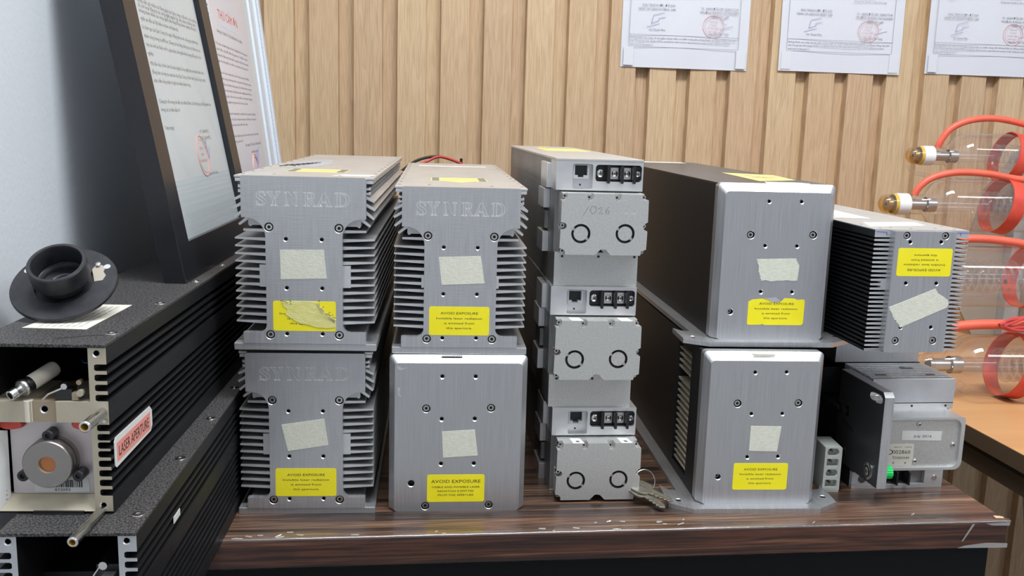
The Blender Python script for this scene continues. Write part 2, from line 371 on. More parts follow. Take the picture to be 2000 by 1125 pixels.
def tape_piece(parent, pts, y, ragged=None, name='masking_tape', m_='tape'):
    out = []
    n = len(pts)
    for i, p in enumerate(pts):
        q = pts[(i+1) % n]; out.append(p)
        if ragged and i in ragged:
            k = 7
            for j in range(1, k):
                t = j/k; s_ = random.uniform(-.7, .7); dx, dz = q[0]-p[0], q[1]-p[1]; L_ = math.hypot(dx, dz)
                out.append((p[0]+dx*t-dz/L_*s_, p[1]+dz*t+dx/L_*s_))
    m = MB(); m.prism(out, 'y', y-.25, y, m_); return m.build(name, parent)
# ------------------------------------------------------------------ serif wordmark outlines
LET = {
 'S': [[(.62, .97), (.66, .97), (.68, .7), (.63, .7), (.56, .86), (.42, .94), (.28, .92), (.22, .82), (.25, .7), (.4, .61), (.58, .51), (.7, .38), (.72, .22), (.62, .06), (.42, -.02), (.24, 0), (.12, .05), (.08, .02), (.04, .02), (.02, .32), (.07, .32), (.14, .14), (.28, .05), (.42, .06), (.5, .14), (.5, .25), (.42, .35), (.26, .44), (.1, .55), (.03, .68), (.04, .82), (.13, .95), (.3, 1.02), (.46, 1.0), (.57, .95)]],
 'Y': [[(0, 1), (.4, 1), (.4, .95), (.31, .93), (.52, .55), (.72, .93), (.62, .95), (.62, 1), (.97, 1), (.97, .95), (.87, .92), (.6, .45), (.6, .07), (.72, .05), (.72, 0), (.3, 0), (.3, .05), (.42, .07), (.42, .45), (.13, .92), (0, .95)]],
 'N': [[(0, 1), (.3, 1), (.8, .33), (.8, .93), (.68, .95), (.68, 1), (1, 1), (1, .95), (.88, .93), (.88, 0), (.78, 0), (.2, .78), (.2, .07), (.32, .05), (.32, 0), (0, 0), (0, .05), (.12, .07), (.12, .93), (0, .95)]],
 'R': [[(0, 1), (.55, 1), (.72, .96), (.81, .86), (.82, .72), (.75, .58), (.6, .5), (.85, .07), (.95, .05), (.95, 0), (.72, 0), (.42, .47), (.32, .47), (.32, .07), (.44, .05), (.44, 0), (0, 0), (0, .05), (.13, .07), (.13, .93), (0, .95)], [(.32, .93), (.5, .93), (.61, .86), (.63, .73), (.58, .59), (.48, .54), (.32, .54)]],
 'A': [[(.45, 1), (.57, 1), (.93, .07), (1, .05), (1, 0), (.62, 0), (.62, .05), (.73, .07), (.66, .27), (.31, .27), (.24, .07), (.35, .05), (.35, 0), (0, 0), (0, .05), (.09, .07)], [(.34, .35), (.63, .35), (.49, .75)]],
 'D': [[(0, 1), (.45, 1), (.72, .93), (.88, .74), (.93, .5), (.88, .25), (.7, .06), (.45, 0), (0, 0), (0, .05), (.13, .07), (.13, .93), (0, .95)], [(.32, .93), (.45, .93), (.62, .84), (.72, .66), (.74, .47), (.68, .22), (.52, .08), (.32, .07)]]}
def offset_loop(lp, d):
    """move every point outwards by d (loop orientation independent)"""
    n = len(lp); ar = sum(lp[i][0]*lp[(i+1) % n][1]-lp[(i+1) % n][0]*lp[i][1] for i in range(n)); sg = 1 if ar > 0 else -1; out = []
    for i in range(n):
        p, q, r = Vector(lp[i-1]), Vector(lp[i]), Vector(lp[(i+1) % n])
        e, f_ = (q-p).normalized(), (r-q).normalized(); n1 = Vector((e.y, -e.x))*sg; n2 = Vector((f_.y, -f_.x))*sg
        v = (n1+n2); v = v.normalized() if v.length > 1e-4 else n1; k = min(1.6, 1/max(.4, v.dot(n1)))
        out.append((q.x+v.x*d*k, q.y+v.y*d*k))
    return out
GW, GD = .24, .34
def letter_loops():
    for ch, u0, u1 in (('S', 187, 245), ('Y', 252, 332), ('N', 357, 437), ('R', 470, 541), ('A', 548, 637), ('D', 657, 742)):
        x0 = 10.9+(u0-187)*66.3/555; x1 = 10.9+(u1-187)*66.3/555; lw = max(p[0] for p in LET[ch][0])
        yield [[(x0+p[0]/lw*(x1-x0), 107+p[1]*10) for p in lp] for lp in LET[ch]]
def letter_cutouts(): return [offset_loop(l[0], GW) for l in letter_loops()]
def wordmark(parent):
    m = MB()
    def groove(lp):
        A_ = [m.V((x, 0, z)) for x, z in offset_loop(lp, GW)]; C_ = [m.V((x, GD, z)) for x, z in lp]; B_ = [m.V((x, 0, z)) for x, z in offset_loop(lp, -GW)]
        for i in range(len(lp)):
            j = (i+1) % len(lp); m.F((A_[i], A_[j], C_[j], C_[i]), 'groove_edge'); m.F((C_[i], C_[j], B_[j], B_[i]), 'groove_edge')
    for l in letter_loops():
        for lp in l: groove(lp)
        if len(l) == 1: m.cap([offset_loop(l[0], -GW)], 'y', 0, 'brushed')
        else: m.cap([offset_loop(l[0], -GW), offset_loop(l[1], GW)], 'y', 0, 'brushed'); m.cap([offset_loop(l[1], -GW)], 'y', 0, 'brushed')
    return m.build('engraved_lettering', parent)
# ================================================================== SETTING
W_Y = .95; FLOOR = -.72; CEIL = 1.75
def slats():
    m = MB(1); p = .0715; x = .0099-p*3; z0, z1 = FLOOR, CEIL
    prof = [(-.079, W_Y+.02)]
    while x < 3.2:
        # raised slat then a recess; the step on the right of each recess is the next slat's side
        prof += [(x+.001, W_Y), (x+.0475, W_Y), (x+.0485, W_Y+.015), (x+p-.0005, W_Y+.015)]; x += p
    prof = [q for q in prof if q[0] >= -.079]
    a = [m.V((u, v, z0)) for u, v in prof]; b = [m.V((u, v, z1)) for u, v in prof]
    for i in range(len(prof)-1): m.F((a[i], a[i+1], b[i+1], b[i]), 'oak_panel')
    m.box(-.3, 3.2, W_Y+.02, W_Y+.12, z0, z1, 'oak_panel')
    return m.build('wall_back')
struct(slats())
struct(MB(1).box(-.2, -.078, -2.6, W_Y+.02, FLOOR, CEIL, 'plaster').build('wall_left'))
struct(MB(1).box(-.2, 3.2, -2.6, W_Y+.12, FLOOR-.1, FLOOR, 'concrete_floor').build('floor'))
struct(MB(1).box(-.2, 3.2, -2.6, W_Y+.12, CEIL, CEIL+.1, 'ceiling_white').build('ceiling'))
# ================================================================== DESK WITH EBONY TOP
t = thing('desk', 'dark ebony-veneer desk with black cabinet front and worn clear tape along its edge', 'desk', (.2825, .3, FLOOR))
def rel(mb, par): mb.T = Matrix.Translation(-Vector(par.location)/mb.S); return mb
m = rel(MB(1), t); m.box(-.076, .642, 0, .62, -.0222, 0, 'ebony_top', front='ebony_edge'); m.build('desk_top', t, bevel=.0006)
m = rel(MB(1), t)
m.box(-.07, .632, .006, .024, FLOOR, -.0224, 'cabinet_black'); m.box(-.07, -.05, .024, .6, FLOOR, -.0224, 'cabinet_black')
m.box(.612, .632, .024, .6, FLOOR, -.0224, 'cabinet_black'); m.box(-.05, .612, .58, .6, FLOOR, -.0224, 'cabinet_black')
m.build('cabinet', t)
# clear packing tape folded over the front edge
m = rel(MB(1), t); N_ = 120
rows = []
for i in range(N_+1):
    x = .03+i*(.644-.03)/N_; j = random.uniform(-1, 1)*.0004; q = random.uniform(-1, 1)*.0009
    w_ = 1+.5*math.sin(x*31)+q*300
    rows.append([m.V((x, .0075+q*3, .0003)), m.V((x, .0020*w_+.0006, .0008)), m.V((x, .0009, .0009+j*.3)), m.V((x, .0001, .0007+j*.3)), m.V((x, -.0006, .0001+j*.3)), m.V((x, -.0009, -.0008)), m.V((x, -.0009+j*.2, -.011)), m.V((x, -.0006+j*.4, -.0223+q*.6))])
for a, b in zip(rows, rows[1:]):
    for k in range(7): m.F((a[k], b[k], b[k+1], a[k+1]), 'tape_fold' if 1 <= k <= 4 else 'clear_tape')
m.build('clear_edge_tape', t, smooth=True)
for k in range(26):
    m = rel(MB(1), t); x = random.choice([random.uniform(.035, .12), random.uniform(.03, .62), random.uniform(.25, .4)]); y = random.uniform(.0005, .006) if k % 3 else random.uniform(.007, .016); a = random.uniform(-.6, .6); L_ = random.uniform(.001, .006); h = random.uniform(.0006, .0014)
    c, s_ = math.cos(a)*L_, math.sin(a)*L_
    m.quad([(x, y, .0008), (x+c, y+s_, .0008+h*.4), (x+c*1.1, y+s_+.0009, .0008+h), (x+.0004, y+.0008, .0012)], 'tape_scrap'); m.build('tape_scrap', t)
for p in ([(.606, -.0012, -.0195), (.625, -.0012, -.0175), (.643, -.0012, -.0185), (.643, -.0012, -.0222), (.600, -.0012, -.0215)], [(.603, -.0012, -.016), (.6045, -.0012, -.0158), (.613, -.0012, -.0015), (.611, -.0012, -.0012)], [(.622, -.0012, -.0012), (.643, -.0012, -.0005), (.643, -.0012, -.0035), (.628, -.0012, -.003)]):
    m = rel(MB(1), t); m.quad(p, 'tape_scrap'); m.build('tape_wrinkle', t)
m = rel(MB(1), t)
m.prism([(.6335, .0035), (.6405, .003), (.6415, .006), (.639, .0075), (.6345, .0085)], 'z', .0009, .0011, 'oak_panel'); m.build('veneer_chip', t)
# ================================================================== CERTIFICATES ON THE WALL
def certificate(x0, x1, zb, name_label, more, dz):
    yb = W_Y-.0012; W = x1-x0; zt = zb+.32
    o = thing('certificate_sheet', name_label, 'paper', (x0, yb, zb), 0, 'calibration certificates taped on the wall')
    m = MB(1); S_ = W/.222
    n = 24; ra = []
    for i in range(n+1):
        u = W*i/n; d = -.0016-.0014*math.sin(i/n*PI*2.2+x0*9)
        ra.append([m.V((u, d*(1 if k < 2 else .6), k*.32/6)) for k in range(7)])
    for a, b in zip(ra, ra[1:]):
        for k in range(6): m.F((a[k], b[k], b[k+1], a[k+1]), 'paper')
    m.build('sheet', o, smooth=True)
    m = MB(1); y = -.0034
    def P(u, v): return ((u-1220)/247*.222*S_, y, (129-v)/247*.222*S_)       # reading grid of the first sheet
    def line(a, b, c='pale_ink', wd=.0004):
        A, B = Vector(P(*a)), Vector(P(*b)); d = (B-A).normalized(); q = Vector((-d.z, 0, d.x))*wd
        m.quad([A-q, B-q, B+q, A+q], c)
    line((1234, 91), (1447, 91)); line((1234, 69), (1447, 69)); line((1234, 91), (1234, -200)); line((1447, 91), (1447, -200))
    R, U = (1, 0, 0), (0, 0, 1)
    def tx(s_, u, v, w_, cap=.0032, c='print_ink', sh=0): m.text(s_, P(u, v), R, U, cap*S_, c, width=w_*.222/247*S_, shear=sh, off=.0001)
    tx('PHỤ TRÁCH PĐL. ĐỘ DÀI', 1257, 16.5, 62, .0034); tx('HEAD OF LENGTH MEAS. LAB.', 1249, 23.5, 72, .0034, sh=.2)
    tx('TL. GIÁM ĐỐC/PP. DIRECTOR', 1370, 19, 73, .0034); tx('TRƯỞNG PHÒNG THÍ NGHIỆM', 1368, 26, 75, .0034); tx('HEAD OF LAB.', 1391, 33, 34, .0034, sh=.2)
    tx('Võ Thanh Phú', 1271, 61, 31, .0034); tx('Nguyễn Tấn Tùng', 1388, 64, 38, .0034)
    tx('Không được sao chép rời khi giấy chứng nhận có nhiều trang nếu không được sự đồng ý bằng văn bản', 1236, 76, 206, .0028)
    tx('của Trung tâm Kỹ thuật 3/This certificate shall not be reproduced except in full, without written', 1236, 82, 194, .0028, sh=.15)
    tx('approval of Quatest 3.', 1236, 88.5, 44, .0028, sh=.2)
    if more: tx('Seeing the results in the next page', 1362, 1-dz, 66, .0026, sh=.2); tx('Xem kết quả trang sau', 1362, -6-dz, 44, .0026, sh=.1); tx('Kết quả', 1255, -6-dz, 16, .0026); tx('Result', 1255, 0-dz, 12, .0026, sh=.2)
    for a, b in (((1300, 28), (1279, 33)), ((1279, 33), (1275, 48)), ((1275, 48), (1289, 43)), ((1289, 43), (1289, 39)), ((1289, 39), (1302, 36)), ((1266, 55), (1291, 48)), ((1408, 55), (1434, 48)), ((1412, 38), (1420, 33)), ((1419, 47), (1421, 43))): line(a, b, 'blue_pen', .0003)
    m.build('printed_text', o)
    m = MB(1); cu, cv = 1396, 48.5
    for r_, wd in ((20.5, .0006), (16.5, .0003)):
        pts = [P(cu+r_*math.cos(a*PI/20), cv+r_*math.sin(a*PI/20)) for a in range(40)]
        m.tube([(p[0], p[1]+.0001, p[2]) for p in pts], wd*.7, 'stamp_red', seg=4, closed=True)
    for s_, v, w_ in (('TRUNG TÂM', 40, 16), ('KỸ THUẬT', 46, 14), ('TC CHẤT LƯỢNG', 52, 24), ('CHẤT LƯỢNG 3', 58, 20)):
        m.text(s_, P(cu-w_/2, v), R, U, .0024*S_, 'stamp_red', width=w_*.222/247*S_, off=.0002)
    m.build('red_stamp', o)
    for u0 in (.004, W-.021):
        q = MB(1); q.box(u0, u0+.017, -.0041, -.0037, .003, .034, 'tape_patch'); q.build('clear_tape_patch', o)
    return o
certificate(.5303, .7530, .4021, 'white certificate sheet nearest the middle of the slatted wall, leftmost of three', False, 0)
certificate(.8092, 1.0323, .4050, 'white certificate sheet taped between two others on the slatted wall', True, 5)
certificate(1.0804, 1.3034, .4090, 'white certificate sheet above the glass tubes, cut off by the right edge', True, 12)
# ================================================================== LASERS WITH ENGRAVED T-SHAPED PLATE
def t_plate_outline():
    o = [(0, 5.2), (89, 5.2), (89, 13.5)]
    o += [(78-6+6*math.cos(a)+6, 19.5-6*math.sin(a)) for a in [PI/2]]
    def arc(cx, cz, r, a0, a1, n=8): return [(cx+r*math.cos(a0+(a1-a0)*i/n), cz+r*math.sin(a0+(a1-a0)*i/n)) for i in range(n+1)]
    R_ = [(89, 13.5)]+arc(78, 19.5, 6, 1.5*PI, PI)+[(72, 84)]+arc(86, 84, 14, PI, .52*PI)+[(89, 98)]
    Lf = [(89-x, z) for x, z in R_][::-1]
    return [(0, 5.2), (89, 5.2)]+R_+[(89, 126.6), (88, 127.9), (1, 127.9), (0, 126.6)]+Lf
SCREWS = [(19.5, 91.2), (69.6, 91.2), (19.5, 11.8), (69.6, 11.8)]
HOLES = [(31.5, 82.7), (57.2, 82.7), (31.7, 46.8), (57.3, 46.8), (31.5, 12.5), (57.4, 12.6)]
def engraved_laser(name, label, loc, rz, tape, lab, web='web', L_=420):
    o = thing(name, label, 'laser', loc, rz, 'finned aluminium lasers with engraved plates')
    MB().box(-7.1, 96.7, .6, L_, 0, 5.2, 'brushed').build('base_plate', o, bevel=.4)
    m = MB()
    m.box(17.5, 71.5, 5.5, L_, 5.2, 92, 'fin_aluminium'); m.box(4, 85, 5.5, L_, 92, 123.3, 'fin_aluminium')
    m.box(1.5, 87.5, 5.5, L_, 5.2, 12.8, 'brushed')
    for sx in (0, 1):
        X = (lambda x: x) if sx == 0 else (lambda x: 89-x)
        for k in range(12):
            z = 82.6-5.6*k
            m.prism([(X(17.6), z+.2), (X(17.6), z-2.3), (X(-6), z-.9), (X(-6), z+.2)], 'y', 6, L_, 'fin_aluminium', capm='machined')
        m.prism([(X(17.6), 89.3), (X(17.6), 87), (X(.2), 87.6), (X(.2), 89.2)], 'y', 6, L_, 'fin_aluminium', capm='machined')
        for (rx, rz_, tx_, tz) in ((4.2, 115.5, -6, 110.3), (4.2, 110.5, -6.3, 104.2), (4.2, 105.5, -5.6, 97.6), (6, 99, -2.8, 92.2), (12, 96, 4.6, 91.6)):
            n = Vector((-(tz-rz_), tx_-rx)).normalized()*.85
            m.prism([(X(rx+n.x*1.5), rz_+n.y*1.5), (X(rx-n.x*1.5), rz_-n.y*1.5), (X(tx_-n.x), tz-n.y), (X(tx_+n.x), tz+n.y)], 'y', 6, L_, 'fin_aluminium', capm='machined')
        for z in (120.4, 117): m.prism([(X(4.2), z), (X(4.2), z-1.6), (X(-3), z-1.6), (X(-3), z+.6), (X(-1.6), z+.6), (X(-1.6), z)], 'y', 6, L_, 'fin_aluminium', capm='machined')
        if web == 'web':
            hl = [slot(*(sorted((X(18.5), X(12+d)))), z, 1.7) for z, d in ((60.4, 3.5), (54.8, 1), (49.2, 3.5))]
            a, b = sorted((X(17.8), X(11.5)))
            m.prism([(a, 46.6), (b, 46.6), (b, 63), (a, 63)], 'y', 5.2, 9, 'machined')
        else:
            a, b = sorted((X(17.8), X(15))); m.prism([(a, 51), (b, 51), (b, 59), (a, 59)], 'y', 3.2, 9, 'machined')
    m.build('heat_sink', o)
    m = MB(); m.box(-5.6, 94.4, 5.2, L_, 126.2, 127.8, 'dusty_cover', front='machined'); m.box(-5.0, 93.8, 5.4, L_, 123.3, 125.9, 'dusty_cover', front='machined'); m.build('top_cover', o, bevel=.25)
    q = MB(); q.rings((0, 0, 127.8), (0, 0, 1), [(1.5, 0), (1.5, .25), (0, .5)], 'steel', 12); q = q.build('cover_screw', o); q.location = (.020, .022, 0)
    for x, y in [(68, 22)]+[(x, 22+i*36) for i in range(11) for x in (-2.6, 91.4)]:
        c = q.copy(); COL.objects.link(c); c.parent = o; c.location = (x*.001, y*.001, 0)
    m = MB()
    m.plate(t_plate_outline(), 'y', 0, 5.2, 'brushed', holes=[(x, z, 3.2, 3.6, .3, 'hole_dark') for x, z in SCREWS]+[(x, z, 1.35, 4.4, .55, 'hole_dark') for x, z in HOLES], polyholes=[(lp, GD, 'steel') for lp in letter_cutouts()])
    m.build('front_plate', o)
    for x, z in SCREWS: socket_screw(o, x, z, 1.2, 2.55)
    wordmark(o)
    tape_piece(o, tape, 0)
    lab(o)
    return o
LZ = 132.2
def plain_label(o): warning(o, 21.2, 67.2, 14.9, 37.2, 0)
def torn_label(o):
    m = MB(); m.prism(rrect(21.7, 67.2, 14.9, 37.2, 1.6), 'y', -.15, 0, 'yellow')
    m.text('Invisible laser radiation', (26.5, -.15, 27.1), (1, 0, 0), (0, 0, 1), 1.65, 'ink', width=35.5, off=.05)
    m.text('is emitted from', (32, -.15, 23.4), (1, 0, 0), (0, 0, 1), 1.65, 'ink', width=23, off=.05)
    m.text('this aperture.', (33.9, -.15, 19.8), (1, 0, 0), (0, 0, 1), 1.65, 'ink', width=20, off=.05)
    lb = m.build('warning_label', o)
    pts = [(28.4, 36.6), (32, 36.0), (36, 37.3), (44, 37.3), (52.6, 37.0), (55, 33.5), (58.5, 30), (60.2, 27), (65.5, 24.2), (67.2, 23.8), (67.0, 18), (62, 17.2), (54, 17.6), (47, 19.6), (41, 20.6), (36.5, 23.2), (30.5, 27.4), (32.2, 31), (29.2, 33.2)]
    tape_piece(o, pts, -.16, name='torn_tape', m_='torn_tape')
    m = MB()
    for (x, z) in ((27.6, 36.4), (30.5, 35.4), (33, 36.2), (53.8, 36), (56, 33), (57.6, 31), (60.5, 27.4), (63, 25.6), (66, 23.6)):
        for k in range(3):
            dx, dz = random.uniform(-1.6, 1.6), random.uniform(-1.6, 1.6)
            m.F([m.V((x+dx, -.5, z+dz)), m.V((x+dx+1.6, -.9, z+dz+.5)), m.V((x+dx+.6, -1.1, z+dz+1.2))], 'cast_grey')
    for k in range(5):
        m.tube([(53+k*.6, -.7, 36.5-k*.9), (57+k*.4, -1.2, 31-k*.4), (61+k*.3, -1.0, 26.6-k*.2), (66.5, -.6, 24.4-k*.7)], .12, 'cast_grey', seg=4)
    m.build('crumpled_residue', o)
A = engraved_laser('laser_module', 'finned silver laser with engraved plate, bottom of the left stack, tilted masking tape', (.0430, .0455, 0), -.0420,
    [(26.2, 72), (58.2, 76.8), (61.2, 56), (30.9, 51.2)], plain_label)
B = engraved_laser('laser_module', 'finned silver laser with engraved plate and torn yellow label, on top of the left stack', (.0438, .0374, .1321), -.0541,
    [(27.3, 74.8), (58.7, 75.3), (60.7, 54.4), (27.6, 53.3)], torn_label)
D = engraved_laser('laser_module', 'finned silver laser with engraved plate standing on the smooth round-edged laser', (.1587, .0512, .1256), -.0385,
    [(27.8, 75.2), (59.6, 76.5), (63, 55.6), (30.4, 54)], plain_label, web='small', L_=400)
# faded labels and residue on the top covers
def top_label(parent, x0, x1, y0, y1, z, tri=False):
    m = MB(); m.box(x0, x1, y0, y1, z, z+.15, 'faded_yellow')
    for x in (x0+.8, x1-6.8):
        m.box(x, x+6, y0+2, y0+(y1-y0)*.42, z+.15, z+.2, 'grey_ink'); m.box(x, x+6, y0+(y1-y0)*.58, y1-2, z+.15, z+.2, 'grey_ink')
    m.box(x0+1, x1-1, y0+(y1-y0)*.48, y0+(y1-y0)*.51, z+.15, z+.2, 'grey_ink')
    if tri: m.prism([((x0+x1)/2-12, y0), ((x0+x1)/2+12, y0), ((x0+x1)/2, y0-18)], 'z', z, z+.15, 'faded_yellow')
    return m.build('caution_label', parent)
top_label(B, 21, 67, 64, 106, 127.8); top_label(D, 21, 68, 76, 120, 127.8, True)
m = MB(); m.prism([(3, 139), (14, 125), (34, 150), (40, 200), (30, 298), (20, 296), (6, 240), (8, 180)], 'z', 127.8, 128, 'cast_grey')
for k in range(7): m.tube([(4+k*3, 135+k*8, 128.3), (9+k*3, 148+k*9, 129), (16+k*2, 144+k*12, 128.2)], .35, 'dark_steel', seg=4)
m.build('peeled_sticker', B)
m = MB(); m.box(7, 80, 328, 340, 127.8, 128, 'label_white'); m.build('sticker_strip', D)
m = MB(); m.prism([(62, 24), (90, 24), (93, 42), (70, 40)], 'z', 127.8, 127.95, 'label_white'); m.build('worn_patch', B)
# ================================================================== SMOOTH LASERS (chamfered face)
def face_loops(W, z0, z1, ins, top, r):
    outer = rrect(0, W, z0, z1, r, 6, rs=(r*.6, r*.6, r*.8, r*.8)); inner = []
    for x, z in outer:
        sx = ins+(x/W)*(W-2*ins); sz = z0+(z-z0)/(z1-z0)*(z1-z0-top); inner.append((sx, sz))
    return outer, inner
def smooth_face(m, W, z0, z1, ins, top, yb, holes, mt='brushed_vertical'):
    outer, inner = face_loops(W, z0, z1, ins, top, 4.5); n = len(outer)
    lps = [circ(h[0], h[1], h[2]+h[4], 20) for h in holes]
    m.cap([inner]+lps, 'y', 0, mt)
    A_ = [m.V((x, 0, z)) for x, z in inner]; B_ = [m.V((x, top, z)) for x, z in outer]; C_ = [m.V((x, yb, z)) for x, z in outer]
    for i in range(n):
        j = (i+1) % n
        m.F((A_[i], A_[j], B_[j], B_[i]), mt); m.F((B_[i], B_[j], C_[j], C_[i]), mt)
    m.cap([outer], 'y', yb, mt)
    for (u, v, r, dep, cs, fm), lp in zip(holes, lps):
        a = [m.V((p, 0, q)) for p, q in lp]; b = [m.V((p, cs, q)) for p, q in circ(u, v, r, 20)]
        for i in range(20): j = (i+1) % 20; m.F((a[i], a[j], b[j], b[i]), 'machined')
        m.walls(circ(u, v, r, 20), 'y', cs, dep, fm); m.cap([circ(u, v, r, 20)], 'y', dep, fm)
C = thing('laser_module', 'smooth round-edged silver laser under an engraved one, scratched top left corner', 'laser', (.1500, .0448, 0), -.0274)
cs_ = [(28.4, 83.8), (78.4, 84.2), (28.5, 4.4), (78.4, 4.9)]
ch_ = [(40.4, 109.3), (66, 109.3), (40.4, 75.3), (66, 75.5), (40.4, 39), (66, 39.1)]
m = MB(); smooth_face(m, 106.4, 0, 125.2, 4.2, 5.2, 14, [(x, z, 3.15, 3.6, .3, 'hole_dark') for x, z in cs_]+[(x, z, 1.45, 4.4, .75, 'hole_dark') for x, z in ch_]+[(17.4, 23.1, 2.5, 5, .5, 'hole_dark')]); m.build('front_plate', C)
MB().box(1.2, 105.2, 14, 420, 0, 124.6, 'black_anodised').build('body', C, bevel=.5)
MB().prism(slot(39.3, 56.2, 3.3, .9), 'z', 125.15, 125.32, 'hole_dark').build('vent_slot', C)
for x, z in cs_: socket_screw(C, x, z, 1.1, 2.5)
tape_piece(C, [(40.8, 65.3), (66.3, 66.8), (68.9, 45.9), (41.9, 44.2)], 0)
warning(C, 29.8, 74.7, 7.8, 30.2, 0, AV2)
m = MB()
for (pts) in ([(6.2, 101), (8.6, 100), (7.6, 96), (9.6, 93.5), (6.8, 94)], [(5.8, 118), (10, 115.6), (14, 116.4), (9, 114.2), (6.4, 115)]): m.prism(pts, 'y', -.12, .02, 'machined')
m.build('scratch_marks', C)
def flanged_laser(label, loc, rz, W, H, tape, ragged, lab, sc, hl, big, vent, ear_l):
    o = thing('laser_module', label, 'laser', loc, rz, 'black-bodied lasers with smooth silver faces')
    L_ = 425
    out = [(-21, 40), (-22, 3), (-4, -9.5), (99, -9.5), (118, 4), (119.5, 40), (110, 40), (110, 46), (105, 50), (105, L_), (-8.5, L_), (-8.5, 50), (-13.5, 46), (-13.5, 33), (-16, 40)]
    m = MB(); out = [(-21, 41), (-22, 3), (-4, -9.5), (99, -9.5), (118, 4), (119.5, 42), (114, 31), (105.5, 30), (105.5, L_), (-9.3, L_), (-9.3, 30), (-15.5, 31)]
    m.plate(out, 'z', 4, 0, 'brushed', holes=[(-12.5, 9, 2.3, 2.6, .5, 'dark_steel'), (111, 15, 2.3, 2.6, .5, 'dark_steel')]); m.build('base_plate', o, bevel=.35)
    m = MB(); smooth_face(m, W, 4, H, 4.6, 6.2, 14, [(x, z, 3.15, 3.6, .3, 'hole_dark') for x, z in sc]+[(x, z, 1.35, 4.4, .7, 'hole_dark') for x, z in hl]+[(big[0], big[1], 2.3, 5, .5, 'hole_dark')]); m.build('front_plate', o)
    m = MB()
    if vent:
        m.box(.8, 12, 12.2, 42, 4, H-1.5, 'black_anodised'); m.box(.8, 12, 86, L_, 4, H-1.5, 'black_anodised'); m.box(.8, 12, 42, 86, 4, 11, 'black_anodised'); m.box(.8, 12, 42, 86, 119, H-1.5, 'black_anodised')
        m.box(12, W-.8, 12.2, L_, 4, H-1.5, 'black_anodised'); m.build('body', o)
        m = MB()
        for k in range(19):
            z = 14+k*5.5
            if abs(z-90) < 3: continue
            m.prism([(42.5, z), (85.5, z), (85.5, z+1.6), (42.5, z+1.6)], 'x', 2.2, 11.9, 'cream_metal')
        m.build('inner_fins', o)
    else:
        m.box(.8, W-.8, 12.2, L_, 4, H-.9, 'black_anodised'); m.build('body', o, bevel=.8)
        m = MB(); m.box(.6, W-.6, 12.4, L_, H-.88, H-.3, 'black_top'); m.build('top_sheet', o)
    for x, z in sc: socket_screw(o, x, z, 1.1, 2.4)
    socket_screw(o, big[0], big[1], 3.4, 1.9, 1.2, name='recessed_screw')
    tape_piece(o, tape, 0, ragged)
    lab(o)
    return o
def lab_F(o): warning(o, 28.5, 73.2, 16.3, 38.7, 0)
def lab_G(o):
    def nick(x0, x1, z0, z1): return [(x0+1, z0), (x0+11, z0+.2), (x0+13, z0+.9), (x0+14.5, z0), (x1-1.4, z0), (x1, z0+1.4), (x1, z1-2.5), (x1-1, z1-1.5), (x1-6, z1-2), (x1-9, z1-.8), (x1-17, z1-.6), (x1-20, z1-3.6), (x1-26, z1-4.6), (x1-28, z1-1.6), (x1-36, z1-1.2), (x0+3, z1-2), (x0, z1-4), (x0, z0+1)]
    wl = warning(o, 29.2, 76.2, 16.3, 39.2, 0, nick=nick)
    tape_piece(o, [(41, 39.0), (46, 38.2), (52, 39.4), (56, 36.0), (50.5, 35.0), (46, 36.8)], -.1, name='label_tear', m_='cast_grey')
FH = 129.5
F = flanged_laser('silver-faced laser with side vent and flanged base on the desk beside the keys', (.3960, .0370, 0), -.045, 97.6, FH,
    [(40.0, 69.8), (65.1, 69.5), (63, 48.7), (40, 49.2)], None, lab_F, [(28, 88.3), (77.6, 88.9)], [(40.6, 113.8), (66, 114.2), (40, 79.8), (65.2, 80.1), (39.2, 43.8), (64.4, 44.2)], (16.2, 27.2), True, 0)
m = MB(); m.prism([(36, 8.8), (57, 8.5), (51, 1.2), (38, .2)], 'z', FH-.2, FH+.0, 'tape'); m.T = None
tape_piece(F, [(36.2, 128.6), (56.5, 128.2), (55.8, 126.4), (40.2, 125.6)], 2.2, name='corner_tape')
G = flanged_laser('silver-faced laser with plain black sides stacked above the vented laser', (.4090, .0659, .1296), -.0344, 96.9, 130.6,
    [(33.4, 70.3), (66, 71.3), (69.3, 64.8), (68.4, 53.2), (38.2, 52.8), (36.8, 58.5)], (1, 3, 4, 5), lab_G, [(27.2, 89.8), (78.8, 90.6)], [(40.5, 116.8), (67.1, 117.1), (39.8, 81.2), (66.2, 81.3), (39, 43.6), (65.2, 43.7)], (14.7, 26.9), False, 0)
m = MB(); m.prism([(46, 42), (88, 68), (98, 150), (56, 178)], 'z', 130.35, 130.5, 'faded_yellow'); m.prism([(58, 100), (60, 98), (88, 112), (86, 115)], 'z', 130.5, 130.55, 'grey_ink'); m.prism([(72, 80), (74, 80), (66, 140), (64, 140)], 'z', 130.5, 130.55, 'grey_ink'); m.build('caution_label', G)
m = MB(); m.prism([(40, 8), (76, 8), (79, 16), (74, 27), (45, 28)], 'z', 130.6, 130.8, 'label_cream'); m.build('old_tape', G)
m = MB(); m.box(20, 80, 395, 420, 130.35, 130.5, 'label_white'); m.build('rear_sticker', G)
